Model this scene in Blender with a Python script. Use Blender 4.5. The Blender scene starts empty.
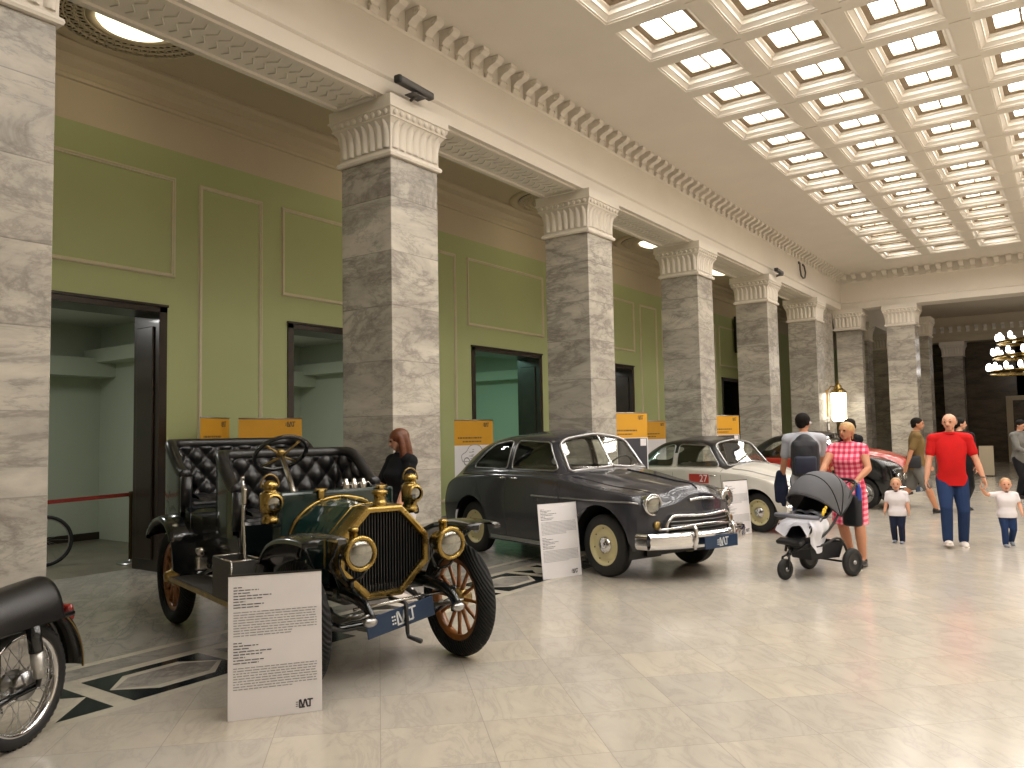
import bpy, bmesh, math, random
import numpy as np
from mathutils import Vector, Matrix, Euler, geometry
from math import sin, cos, pi, radians, atan2, hypot, sqrt

random.seed(7)
SC = bpy.context.scene
COL = SC.collection

# ---------------------------------------------------------------- objects
def link(o, parent=None):
    COL.objects.link(o)
    if parent is not None:
        o.parent = parent
    return o

def tag(o, label=None, cat=None, group=None, kind=None):
    if label: o['label'] = label
    if cat: o['category'] = cat
    if group: o['group'] = group
    if kind: o['kind'] = kind
    return o

def empty(name, loc=(0, 0, 0), rz=0.0, label=None, cat=None, group=None, kind=None):
    o = bpy.data.objects.new(name, None)
    o.empty_display_size = 0.1
    o.location = loc
    o.rotation_euler = (0, 0, rz)
    link(o)
    return tag(o, label, cat, group, kind)

def copy_tree(o, parent=None):
    c = o.copy()
    link(c, parent)
    for ch in list(o.children):
        copy_tree(ch, c)
    return c

def children_named(o, name):
    return [c for c in o.children if c.name.split('.')[0] == name]

# ---------------------------------------------------------------- mesh builder
def rotm(rx=0, ry=0, rz=0):
    return Euler((rx, ry, rz), 'XYZ').to_matrix()

class MB:
    def __init__(s):
        s.v = []; s.f = []; s.m = []; s.sm = []
    def add(s, vs, fs, m=0, smooth=True):
        b = len(s.v)
        s.v += [tuple(x) for x in vs]
        for f in fs:
            s.f.append(tuple(i + b for i in f)); s.m.append(m); s.sm.append(smooth)
        return s
    def box(s, c, d, R=None, m=0, bev=0.0, smooth=False):
        c = Vector(c)
        hx, hy, hz = d[0] / 2, d[1] / 2, d[2] / 2
        if bev <= 0:
            vs = [Vector((x, y, z)) for x in (-hx, hx) for y in (-hy, hy) for z in (-hz, hz)]
            fs = [(0, 1, 3, 2), (4, 6, 7, 5), (0, 4, 5, 1), (2, 3, 7, 6), (0, 2, 6, 4), (1, 5, 7, 3)]
        else:
            bm = bmesh.new()
            bmesh.ops.create_cube(bm, size=1.0)
            for v in bm.verts:
                v.co = Vector((v.co.x * d[0], v.co.y * d[1], v.co.z * d[2]))
            bmesh.ops.bevel(bm, geom=list(bm.edges), offset=min(bev, 0.49 * min(d)), segments=2, affect='EDGES', profile=0.5)
            bm.verts.index_update()
            vs = [v.co.copy() for v in bm.verts]
            fs = [[v.index for v in f.verts] for f in bm.faces]
            bm.free()
        if R is not None: vs = [R @ v for v in vs]
        return s.add([v + c for v in vs], fs, m, smooth)
    def ell(s, c, r, R=None, m=0, nu=20, nv=12):
        c = Vector(c)
        if not hasattr(r, '__len__'): r = (r, r, r)
        vs = []; fs = []
        for j in range(1, nv):
            t = pi * j / nv
            for i in range(nu):
                a = 2 * pi * i / nu
                vs.append(Vector((r[0] * sin(t) * cos(a), r[1] * sin(t) * sin(a), r[2] * cos(t))))
        vs.append(Vector((0, 0, r[2]))); vs.append(Vector((0, 0, -r[2])))
        n = len(vs)
        for j in range(nv - 2):
            for i in range(nu):
                k = (i + 1) % nu
                fs.append((j * nu + i, (j + 1) * nu + i, (j + 1) * nu + k, j * nu + k))
        for i in range(nu):
            k = (i + 1) % nu
            fs.append((n - 2, i, k)); fs.append((n - 1, (nv - 2) * nu + k, (nv - 2) * nu + i))
        if R is not None: vs = [R @ v for v in vs]
        return s.add([v + c for v in vs], fs, m, True)
    def tube(s, pts, r, n=10, m=0, caps=True, closed=False, ell=None, up=None):
        P = [Vector(p) for p in pts]
        k = len(P)
        rr = r if hasattr(r, '__len__') else [r] * k
        T = []
        for i in range(k):
            if closed: t = P[(i + 1) % k] - P[(i - 1) % k]
            elif i == 0: t = P[1] - P[0]
            elif i == k - 1: t = P[-1] - P[-2]
            else: t = P[i + 1] - P[i - 1]
            T.append(t.normalized())
        u = Vector(up) if up is not None else (Vector((0, 0, 1)) if abs(T[0].z) < 0.9 else Vector((1, 0, 0)))
        vs = []; fs = []
        A = (u - T[0] * u.dot(T[0])).normalized()
        for i in range(k):
            A = (A - T[i] * A.dot(T[i]))
            A = A.normalized() if A.length > 1e-6 else T[i].orthogonal().normalized()
            B = T[i].cross(A)
            for j in range(n):
                a = 2 * pi * j / n
                ea, eb = (ell if ell else (1, 1))
                vs.append(P[i] + A * (cos(a) * rr[i] * ea) + B * (sin(a) * rr[i] * eb))
        for i in range(k if closed else k - 1):
            i2 = (i + 1) % k
            for j in range(n):
                j2 = (j + 1) % n
                fs.append((i * n + j, i2 * n + j, i2 * n + j2, i * n + j2))
        if caps and not closed:
            fs.append(tuple(range(n))[::-1] if False else tuple(reversed(range(n))))
            fs.append(tuple((k - 1) * n + j for j in range(n)))
        return s.add(vs, fs, m, True)
    def lathe(s, prof, c=(0, 0, 0), R=None, n=32, m=0, a0=0, a1=2 * pi, smooth=True):
        """prof: (radius, height) pairs revolved about local z"""
        c = Vector(c); full = abs(a1 - a0 - 2 * pi) < 1e-6
        k = n if full else n + 1
        vs = []
        for (r, z) in prof:
            for i in range(k):
                a = a0 + (a1 - a0) * i / n
                vs.append(Vector((r * cos(a), r * sin(a), z)))
        fs = []
        for j in range(len(prof) - 1):
            for i in range(n):
                i2 = (i + 1) % k
                fs.append((j * k + i, j * k + i2, (j + 1) * k + i2, (j + 1) * k + i))
        if R is not None: vs = [R @ v for v in vs]
        return s.add([v + c for v in vs], fs, m, smooth)
    def torus(s, c, R0, r0, R=None, n=36, k=12, m=0, sx=1.0):
        return s.lathe([(R0 + r0 * cos(2 * pi * i / k), sx * r0 * sin(2 * pi * i / k)) for i in range(k + 1)], c, R, n, m)
    def prism(s, poly, h0, h1, fn=None, m=0, smooth=False, capm=None):
        """2-D polygon extruded from h0 to h1; fn maps (a, b, h) to a point"""
        fn = fn or (lambda a, b, h: (a, b, h))
        n = len(poly)
        vs = [fn(a, b, h0) for a, b in poly] + [fn(a, b, h1) for a, b in poly]
        fs = [(i, (i + 1) % n, n + (i + 1) % n, n + i) for i in range(n)]
        s.add(vs, fs, m, smooth)
        tri = geometry.tessellate_polygon([[Vector((a, b, 0)) for a, b in poly]])
        cm = m if capm is None else capm
        s.add(vs[:n], [tuple(t) for t in tri], cm, False)
        s.add(vs[n:], [tuple(reversed(t)) for t in tri], cm, False)
        return s
    def grid(s, fn, nu, nv, m=0, smooth=True, wrapu=False):
        vs = [fn(i / nu, j / nv) for i in range(nu if wrapu else nu + 1) for j in range(nv + 1)]
        K = nu if wrapu else nu + 1
        fs = []
        for i in range(nu):
            i2 = (i + 1) % K
            for j in range(nv):
                fs.append((i * (nv + 1) + j, i2 * (nv + 1) + j, i2 * (nv + 1) + j + 1, i * (nv + 1) + j + 1))
        return s.add(vs, fs, m, smooth)
    def xf(s, M):
        s.v = [tuple(M @ Vector(p)) for p in s.v]
        return s
    def build(s, name, mat, parent=None, loc=None, rot=None, fix=True, dbl=0.0):
        me = bpy.data.meshes.new(name)
        me.from_pydata(s.v, [], s.f)
        me.polygons.foreach_set('material_index', s.m)
        me.polygons.foreach_set('use_smooth', s.sm)
        for mm in (mat if isinstance(mat, (list, tuple)) else [mat]): me.materials.append(mm)
        if fix:
            bm = bmesh.new(); bm.from_mesh(me)
            if dbl: bmesh.ops.remove_doubles(bm, verts=bm.verts, dist=dbl)
            bmesh.ops.recalc_face_normals(bm, faces=bm.faces)
            bm.to_mesh(me); bm.free()
        me.update()
        o = bpy.data.objects.new(name, me)
        if loc is not None: o.location = loc
        if rot is not None: o.rotation_euler = rot
        return link(o, parent)

def round_poly(P, r, n=4):
    out = []
    k = len(P)
    for i in range(k):
        a, b, c = (np.array(P[i - 1], float), np.array(P[i], float), np.array(P[(i + 1) % k], float))
        u = a - b; w = c - b
        lu, lw = np.hypot(*u), np.hypot(*w)
        rr = min(r, lu * .45, lw * .45)
        p, q = b + u / lu * rr, b + w / lw * rr
        for j in range(n + 1):
            t = j / n
            out.append(tuple((1 - t) ** 2 * p + 2 * t * (1 - t) * b + t * t * q))
    return out

def smooth_path(pts, n=8, closed=False):
    P = [np.array(p, float) for p in pts]
    out = []
    k = len(P)
    rng = range(k) if closed else range(k - 1)
    for i in rng:
        if closed: a, b, c, d = P[i - 1], P[i], P[(i + 1) % k], P[(i + 2) % k]
        else: a, b, c, d = P[max(i - 1, 0)], P[i], P[i + 1], P[min(i + 2, k - 1)]
        for j in range(n):
            t = j / n
            out.append(tuple(0.5 * (2 * b + (c - a) * t + (2 * a - 5 * b + 4 * c - d) * t * t + (3 * b - a - 3 * c + d) * t ** 3)))
    if not closed: out.append(tuple(P[-1]))
    return out

# ---------------------------------------------------------------- materials
class NT:
    def __init__(s, name):
        s.mat = bpy.data.materials.new(name); s.mat.use_nodes = True
        s.t = s.mat.node_tree; s.t.nodes.clear()
        s.out = s.t.nodes.new('ShaderNodeOutputMaterial')
    def n(s, typ, props=None, **ins):
        nd = s.t.nodes.new('ShaderNode' + typ)
        for k, v in (props or {}).items(): setattr(nd, k, v)
        for k, v in ins.items():
            key = k.replace('_', ' ')
            s.set(nd, key, v)
        return nd
    def set(s, nd, key, v):
        inp = nd.inputs[int(key)] if isinstance(key, int) or key.isdigit() else nd.inputs[key]
        if isinstance(v, bpy.types.NodeSocket): s.t.links.new(v, inp)
        elif isinstance(v, bpy.types.Node): s.t.links.new(v.outputs[0], inp)
        else:
            if inp.type == 'RGBA' and len(v) == 3: v = (*v, 1)
            inp.default_value = v
    def math(s, op, a, b=0.0, c=None, clamp=False):
        nd = s.t.nodes.new('ShaderNodeMath'); nd.operation = op; nd.use_clamp = clamp
        s.set(nd, 0, a); s.set(nd, 1, b)
        if c is not None: s.set(nd, 2, c)
        return nd.outputs[0]
    def vm(s, op, a, b=(0, 0, 0)):
        nd = s.t.nodes.new('ShaderNodeVectorMath'); nd.operation = op
        s.set(nd, 0, a)
        if op == 'SCALE': s.set(nd, 'Scale', b)
        else: s.set(nd, 1, b)
        return nd.outputs[0]
    def co(s, which='Object'):
        return s.n('TexCoord').outputs[which]
    def xyz(s, v):
        nd = s.n('SeparateXYZ', Vector=v); return nd.outputs
    def comb(s, x, y, z):
        return s.n('CombineXYZ', X=x, Y=y, Z=z).outputs[0]
    def noise(s, v, scale, detail=4.0, rough=.55, dist=0.0):
        return s.n('TexNoise', Vector=v, Scale=scale, Detail=detail, Roughness=rough, Distortion=dist).outputs[0]
    def wn(s, v, out='Value'):
        return s.n('TexWhiteNoise', {'noise_dimensions': '3D'}, Vector=v).outputs[out]
    def mapping(s, v, loc=(0, 0, 0), rot=(0, 0, 0), sc=(1, 1, 1)):
        return s.n('Mapping', Vector=v, Location=loc, Rotation=rot, Scale=sc).outputs[0]
    def ramp(s, f, stops):
        nd = s.n('ValToRGB', Fac=f)
        e = nd.color_ramp.elements
        while len(e) < len(stops): e.new(.5)
        for i, (p, c) in enumerate(stops):
            e[i].position = p
            e[i].color = (c, c, c, 1) if not hasattr(c, '__len__') else (*c[:3], 1)
        return nd.outputs[0]
    def mix(s, f, a, b, blend='MIX'):
        nd = s.t.nodes.new('ShaderNodeMix'); nd.data_type = 'RGBA'; nd.blend_type = blend
        s.set(nd, 0, f)
        for k, v in ((6, a), (7, b)):
            s.set(nd, k, v)
        return nd.outputs[2]
    def bump(s, h, strength=.2, dist=.01):
        return s.n('Bump', Height=h, Strength=strength, Distance=dist).outputs[0]
    def bsdf(s, **ins):
        b = s.n('BsdfPrincipled', **ins)
        s.t.links.new(b.outputs[0], s.out.inputs[0])
        return b
    def surf(s, sh):
        s.t.links.new(sh.outputs[0] if isinstance(sh, bpy.types.Node) else sh, s.out.inputs[0]); return s.mat

def lin(r, g, b):
    f = lambda c: ((c / 255 + .055) / 1.055) ** 2.4 if c > 10 else c / 255 / 12.92
    return (f(r), f(g), f(b))

def pm(name, col, rough=.5, metal=0.0, var=.08, scale=6.0, coat=0.0, spec=.5, bump=0.0, bscale=60.0, sheen=0.0):
    """plain principled material with a little procedural unevenness"""
    N = NT(name)
    c = N.co('Object')
    f = N.noise(c, scale, 5)
    lo = tuple(x * (1 - var) for x in col); hi = tuple(min(1, x * (1 + var)) for x in col)
    colr = N.ramp(f, [(.3, lo), (.7, hi)])
    kw = {}
    if bump: kw['Normal'] = N.bump(N.noise(c, bscale, 3), bump, .004)
    r = N.math('MULTIPLY_ADD', f, rough * .3, rough * .85)
    b = N.bsdf(Base_Color=colr, Roughness=r, Metallic=metal, Coat_Weight=coat, Specular_IOR_Level=spec, **kw)
    if coat: b.inputs['Coat Roughness'].default_value = .06
    if sheen: b.inputs['Sheen Weight'].default_value = sheen
    return N.mat

def emit_mat(name, col, strength, base=(.8, .8, .8)):
    N = NT(name)
    f = N.noise(N.co('Object'), 3.0, 2)
    e = N.math('MULTIPLY_ADD', f, strength * .1, strength * .95)
    N.bsdf(Base_Color=base, Roughness=.3, Emission_Color=col, Emission_Strength=e)
    return N.mat

def glass_mat(name, tint=(.75, .8, .78), gloss=.12):
    N = NT(name)
    tr = N.n('BsdfTransparent', Color=N.ramp(N.noise(N.co('Object'), 2.0, 2), [(0, tuple(x * .96 for x in tint)), (1, tint)]))
    gl = N.n('BsdfGlossy', Color=(1, 1, 1), Roughness=.02)
    fr = N.n('LayerWeight', Blend=.5)
    f = N.math('MULTIPLY_ADD', N.math('POWER', fr.outputs['Facing'], 4.0), .6, .04 + gloss, clamp=True)
    return N.surf(N.n('MixShader', **{'0': f, '1': tr.outputs[0], '2': gl.outputs[0]}))

def marble_mat(name, base, grey, dark, course=.62, rough=.25, scale=1.0, joint=.45, rot=.6):
    N = NT(name)
    p = N.co('Object')
    rnd = N.n('ObjectInfo').outputs['Random']
    x, y, z = N.xyz(p)[0:3]
    if course:
        ci = N.math('FLOOR', N.math('DIVIDE', z, course))
        ofs = N.n('TexWhiteNoise', {'noise_dimensions': '3D'}, Vector=N.comb(ci, N.math('MULTIPLY', rnd, 91.0), 0.0)).outputs['Color']
        p2 = N.vm('ADD', p, N.vm('SCALE', ofs, 9.0))
    else:
        p2 = p
    p2 = N.vm('ADD', p2, N.vm('SCALE', N.comb(rnd, rnd, rnd), 37.0))
    m = N.mapping(p2, rot=(rot, .35, .4), sc=(scale * .62, scale * .62, scale * 1.75))
    cloud = N.noise(m, 1.25, 6, .64, .45)
    ridge = N.math('ABSOLUTE', N.math('SUBTRACT', N.noise(m, .8, 7, .64, .55), .5))
    ridge2 = N.math('ABSOLUTE', N.math('SUBTRACT', N.noise(N.vm('ADD', m, (5.2, 1.3, 7.7)), 1.9, 7, .7, .5), .5))
    c1 = N.mix(N.ramp(cloud, [(.36, 0.0), (.66, 1.0)]), base, grey)
    c2 = N.mix(N.ramp(ridge, [(0.0, .6), (.03, .2), (.11, 0.0)]), c1, dark)
    c3 = N.mix(N.ramp(ridge2, [(0.0, .4), (.025, .1), (.07, 0.0)]), c2, dark)
    if course:
        fz = N.math('FRACT', N.math('DIVIDE', z, course))
        j = N.math('LESS_THAN', N.math('ABSOLUTE', N.math('SUBTRACT', fz, .008)), .0085)
        c3 = N.mix(N.math('MULTIPLY', j, joint), c3, (.12, .11, .09))
        tone = N.wn(N.comb(ci, rnd, 3.0))
        c3 = N.mix(N.math('MULTIPLY', tone, .22), c3, tuple(g * .8 for g in grey))
    N.bsdf(Base_Color=c3, Roughness=rough, Specular_IOR_Level=.45)
    return N.mat

def floor_mat(name, tile=(.58, .58), ang=45, cols=((.54, .485, .405), (.485, .445, .385), (.56, .495, .40)), vein=(.27, .25, .22), rough=.17, joint=(.28, .25, .21), vstr=.3, stag=.0):
    N = NT(name)
    p = N.co('Object')
    q = N.mapping(p, rot=(0, 0, radians(ang)))
    x, y, z = N.xyz(q)[0:3]
    v = N.math('DIVIDE', y, tile[1]); vi = N.math('FLOOR', v)
    u = N.math('ADD', N.math('DIVIDE', x, tile[0]), N.math('MULTIPLY', vi, stag)); ui = N.math('FLOOR', u)
    idv = N.comb(ui, vi, 1.0)
    wn = N.n('TexWhiteNoise', {'noise_dimensions': '3D'}, Vector=idv)
    col = N.ramp(wn.outputs['Value'], [(0, cols[0]), (.45, cols[1]), (.75, cols[2]), (1, cols[0])])
    # veins with a different direction per tile
    q2 = N.vm('ADD', q, N.vm('SCALE', wn.outputs['Color'], 13.0))
    m = N.mapping(q2, rot=(0, 0, .5), sc=(1.0, 2.4, 1.0))
    n1 = N.noise(m, 1.6, 6, .6, .7)
    rid = N.math('ABSOLUTE', N.math('SUBTRACT', N.noise(m, 1.9, 6, .62, 1.0), .5))
    col = N.mix(N.math('MULTIPLY', N.ramp(n1, [(.4, 0.0), (.7, 1.0)]), vstr), col, tuple(c * .72 for c in cols[1]))
    col = N.mix(N.ramp(rid, [(0, vstr), (.03, vstr * .35), (.1, 0.0)]), col, vein)
    big = N.noise(p, .35, 3)
    col = N.mix(N.math('MULTIPLY', N.ramp(big, [(.4, 0.0), (.65, 1.0)]), .18), col, tuple(c * .8 for c in cols[0]))
    fu = N.math('ABSOLUTE', N.math('SUBTRACT', N.math('FRACT', u), .5)); fv = N.math('ABSOLUTE', N.math('SUBTRACT', N.math('FRACT', v), .5))
    j = N.math('MAXIMUM', N.math('GREATER_THAN', fu, .5 - .0022 / tile[0]), N.math('GREATER_THAN', fv, .5 - .0022 / tile[1]))
    col = N.mix(N.math('MULTIPLY', j, .6), col, joint)
    r = N.math('MULTIPLY_ADD', N.noise(p, 2.5, 4), rough * .8, rough * .6)
    N.bsdf(Base_Color=col, Roughness=r, Specular_IOR_Level=.5)
    return N.mat

M = {}
M['column'] = marble_mat('column_marble', (.66, .615, .53), (.42, .385, .335), (.15, .135, .12), .62, .22)
M['strip'] = marble_mat('grey_marble', (.42, .39, .34), (.25, .235, .22), (.10, .09, .085), 0, .2, 1.4)
M['cream_marble'] = marble_mat('cream_marble', (.62, .56, .44), (.50, .46, .38), (.34, .31, .26), 0, .2, .8)
M['black_marble'] = pm('black_marble', (.012, .016, .018), .15, var=.3)
M['floor'] = floor_mat('floor_marble')
M['aisle_floor'] = floor_mat('aisle_floor_marble', (1.15, .42), 38, ((.46, .43, .37), (.39, .37, .33), (.50, .47, .39)), (.2, .19, .18), .2, (.2, .19, .17), .6, .37)
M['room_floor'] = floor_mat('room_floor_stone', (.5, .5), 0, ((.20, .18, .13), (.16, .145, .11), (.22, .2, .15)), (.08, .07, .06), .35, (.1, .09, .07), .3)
M['plaster'] = pm('cream_plaster', lin(232, 224, 211), .75, var=.03, scale=1.2, bump=.06, bscale=25)
M['plaster_d'] = pm('ornament_plaster', lin(196, 180, 158), .8, var=.06, scale=3)
M['cream'] = pm('cream_wall_paint', lin(200, 186, 160), .75, var=.03, scale=1.2)
M['green'] = pm('green_wall_paint', lin(174, 182, 130), .6, var=.035, scale=.8, bump=.05, bscale=20)
M['green_frame'] = pm('panel_moulding_paint', lin(206, 198, 170), .6, var=.04)
M['room_green'] = pm('pale_green_wall_paint', lin(186, 194, 176), .65, var=.03, scale=.7)
M['white_paint'] = pm('white_wall_paint', lin(205, 208, 200), .7, var=.03)
M['wood'] = pm('dark_stained_wood', (.020, .011, .007), .32, var=.35, scale=4, coat=.2)
M['skyglass'] = emit_mat('skylight_glass', (1.0, .965, .92), 17.0)
M['lampglass'] = emit_mat('lamp_glass', (1.0, .86, .58), 3.2)
M['lanternglass'] = emit_mat('lantern_glass', (1.0, .88, .68), 12.0)
M['bulb'] = emit_mat('chandelier_bulb', (1.0, .93, .88), 5.0)
M['frame_and_shade'] = pm('frame_paint_and_recess_shade', lin(150, 132, 108), .6)  # skylight frame colour, also painted shade on the inner coffer rings
M['brass'] = pm('polished_brass', (.36, .25, .078), .27, 1.0, .15, 9)
M['brass_old'] = pm('aged_brass', (.36, .25, .09), .34, 1.0, .25, 9)
M['chrome'] = pm('chrome_plate', (.74, .74, .75), .09, 1.0, .04)
M['steel'] = pm('brushed_steel', (.42, .42, .42), .3, 1.0, .1)
M['black_paint'] = pm('black_enamel', (.006, .007, .008), .18, var=.2, coat=.6)
M['black_metal'] = pm('black_metal', (.010, .010, .011), .42, var=.2)
M['rubber'] = pm('black_rubber', (.012, .012, .0125), .68, var=.25, scale=20, bump=.15, bscale=120)
M['leather'] = pm('black_leather', (.010, .0095, .010), .30, var=.3, scale=8, bump=.25, bscale=90)
M['dark_cloth'] = pm('dark_upholstery', (.11, .10, .09), .8, var=.2)
M['paper'] = pm('white_printed_board', (.82, .79, .80), .5, var=.02)
M['ink'] = pm('printing_ink', (.045, .045, .055), .6)
M['ink_grey'] = pm('grey_printing_ink', (.30, .30, .31), .6)
M['ink_mid'] = pm('faded_printing_ink', (.11, .11, .125), .6)
M['ink_amber'] = pm('brown_printing_ink', (.16, .095, .03), .6)
M['amber'] = pm('amber_banner', lin(214, 156, 36), .55, var=.03)
M['lamp_lens'] = pm('lamp_lens_glass', (.34, .34, .31), .12, .95, .15, 60, spec=.9)
M['red_lens'] = pm('red_lamp_lens', (.22, .015, .01), .15, coat=.5)
# ================================================================ THE HALL
def struct(name, mb, mat, parent=None, **k):
    o = mb.build(name, mat, parent, **k)
    if parent is None: o['kind'] = 'structure'
    return o

CX, CW, PIT = -6.2, .80, 4.41           # column face, column width, column spacing
COLY = [2.02 + PIT * k for k in range(-1, 6)]
ZB, ZC = 5.47, 6.60                      # underside of beam, ceiling
YF = 27.25                               # far wall plane
XR = 5.46
DOORY = [4.5 + 4.37 * k for k in range(-1, 6)]

# floors
struct('floor', MB().add([(-6.07, -5, 0), (XR, -5, 0), (XR, 42.6, 0), (-6.07, 42.6, 0)], [(0, 1, 2, 3)]), M['floor'])
struct('floor_aisle', MB().add([(-10.05, -5, 0), (-6.07, -5, 0), (-6.07, 42.6, 0), (-10.05, 42.6, 0)], [(0, 1, 2, 3)]), M['aisle_floor'])
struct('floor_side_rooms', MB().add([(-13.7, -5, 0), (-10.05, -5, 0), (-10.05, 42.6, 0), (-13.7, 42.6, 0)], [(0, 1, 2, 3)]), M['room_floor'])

# inlaid border along the colonnade
def strip(mb, x0, x1, y0, y1, m, z=.003):
    mb.add([(x0, y0, z), (x1, y0, z), (x1, y1, z), (x0, y1, z)], [(0, 1, 2, 3)], m, False)
b = MB()
strip(b, -6.07, -4.86, -4, YF, 0, .0015)
strip(b, -5.98, -5.72, -4, YF, 1, .003)
for k in range(-6, 25):
    y0 = 2.79 + 1.01 * k
    if k % 2 == 0:
        strip(b, -5.62, -4.95, y0, y0 + .88, 2)
        hx = lambda g: [(-5.285, y0 + .02 + g * .5, .0045 + g * .01), (-5.285 - .235 + g, y0 + .235, .0045 + g * .01), (-5.285 - .235 + g, y0 + .645, .0045 + g * .01),
                        (-5.285, y0 + .86 - g * .5, .0045 + g * .01), (-5.285 + .235 - g, y0 + .645, .0045 + g * .01), (-5.285 + .235 - g, y0 + .235, .0045 + g * .01)]
        b.add(hx(0), [tuple(range(6))], 0, False)
        b.add([(x, y, z + .0005) for x, y, z in hx(.07)], [tuple(range(6))], 1, False)
    else:
        xc, yc = -5.285, y0 + .44
        for sy in (-1, 1):      # black triangles meeting point to point along the border
            b.add([(-5.62, yc + sy * .44, .003), (xc, yc + sy * .44, .003), (-5.46, yc + sy * .26, .003)], [(0, 1, 2)], 2, False)
            b.add([(xc, yc + sy * .44, .003), (-4.95, yc + sy * .44, .003), (-4.96, yc + sy * .10, .003)], [(0, 1, 2)], 2, False)
        b.add([(-5.62, yc - .08, .003), (-5.40, yc, .003), (-5.62, yc + .08, .003)], [(0, 1, 2)], 2, False)
struct('trim_1', b, [M['cream_marble'], M['strip'], M['black_marble']])

# ---------------------------------------------------------------- columns
def capital_mb(hw, z0, z1):
    """square bell capital with tongue leaves, egg band and abacus"""
    c = MB(); H = z1 - z0
    prof = [(hw, 0), (hw + .035, .005), (hw + .045, .03), (hw + .035, .055), (hw + .012, .07), (hw + .010, .10), (hw + .012, .25), (hw + .03, .37), (hw + .068, .425), (hw + .082, .43),
            (hw + .082, .445), (hw + .07, .452), (hw + .10, .52), (hw + .115, .525), (hw + .115, .545), (hw + .10, .55), (hw + .105, H)]
    vs = []; fs = []
    for r, z in prof:
        vs += [(-r, -r, z0 + z), (r, -r, z0 + z), (r, r, z0 + z), (-r, r, z0 + z)]
    for j in range(len(prof) - 1):
        for i in range(4):
            fs.append((j * 4 + i, j * 4 + (i + 1) % 4, j * 4 + 4 + (i + 1) % 4, j * 4 + 4 + i))
    c.add(vs, fs, 0, False)
    bell = [(.10, .010), (.18, .011), (.25, .014), (.31, .022), (.36, .034), (.395, .052), (.41, .07)]
    nl = 7; w = 2 * hw / nl
    for q in range(4):
        R = rotm(0, 0, q * pi / 2)
        for i in range(nl):
            x0 = -hw + w * (i + .5)
            lv = []; lf = []
            for j, (z, o) in enumerate(bell):
                t = (z - .10) / .31
                hw_ = w * .40 * (1 if t < .6 else max(.12, sqrt(max(0, 1 - ((t - .6) / .42) ** 2))))
                for xx, dd in ((-hw_, 0), (-hw_ * .75, .016), (0, .026), (hw_ * .75, .016), (hw_, 0)):
                    lv.append(R @ Vector((x0 + xx, -(hw + o + dd), z0 + z)))
            for j in range(len(bell) - 1):
                for e in range(4):
                    lf.append((j * 5 + e, j * 5 + e + 1, j * 5 + 6 + e, j * 5 + 5 + e))
            c.add(lv, lf, 0, True)
        for i in range(9):      # egg band
            x0 = -hw - .06 + (2 * hw + .12) * (i + .5) / 9
            c.ell(R @ Vector((x0, -(hw + .088), z0 + .485)), (.034, .022, .034), R, 0, 8, 6)
    return c

_capmesh = {}
def column(x, y, label, group, hw=.4, zc0=4.80, zt=ZB, kind='thing'):
    t = empty('marble_column', (x, y, 0), 0, label, 'column', group, kind)
    key = (hw, zc0, zt)
    if key not in _capmesh:
        s = MB().box((0, 0, zc0 / 2), (2 * hw, 2 * hw, zc0), bev=.008)
        so = s.build('shaft', M['column'], t)
        co = capital_mb(hw, zc0, zt).build('capital', M['plaster'], t)
        _capmesh[key] = (so, co)
    else:
        for o in _capmesh[key]: link(o.copy(), t)
    return t

clabels = ['marble column out of view behind the camera',
 'nearest marble column, its top cut off, standing behind the motorcycle seat',
 'marble column behind the red-haired woman and the antique car',
 'marble column behind the roof of the dark grey sedan',
 'marble column behind the black roof of the white car',
 'fifth marble column, with a projector on its capital, behind the backpack',
 'last marble column of the row, next to the glowing wall lantern']
for k, y in enumerate(COLY):
    if k == 0: continue
    column(CX - CW / 2, y + CW / 2, clabels[k], 'marble columns along the hall side')
column(-4.48, YF + .4, 'free-standing marble column in the end wall, behind the man in tan shirt', 'columns of the end wall')
column(3.74, YF + .4, 'marble column in the end wall opening, far side from the cars', 'columns of the end wall')
# pier closing the corner
pier = empty('marble_pier', (-6.05, YF + .4, 0), 0, 'engaged marble pier in the hall corner beside the glowing wall lantern', 'pier', None, 'thing')
MB().box((0, 0, 2.4), (.78, .36, 4.80), bev=.008).build('shaft', M['column'], pier)
capital_mb(.39, 4.80, ZB).build('capital', M['plaster'], pier)
struct('wall_corner', MB().box((-6.75, 26.06, 2.735), (.6, 2.0, 5.47)), M['column'])
# columns of the room beyond
for (x, y, lab) in ((-4.62, 31.4, 'dim marble column standing directly behind the free-standing end wall column'),
                    (-4.65, 41.4, 'dim marble column on the back wall, above the head of the man in red'),
                    (-6.6, 31.4, 'dark column seen through the narrow gap of the end wall, nearer one'),
                    (-6.6, 35.8, 'dark column seen through the narrow gap of the end wall, farther one'),
                    (-1.0, 41.4, 'dim marble column on the back wall beside the dark doorway')):
    column(x, y, lab, 'columns of the room beyond')

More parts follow.
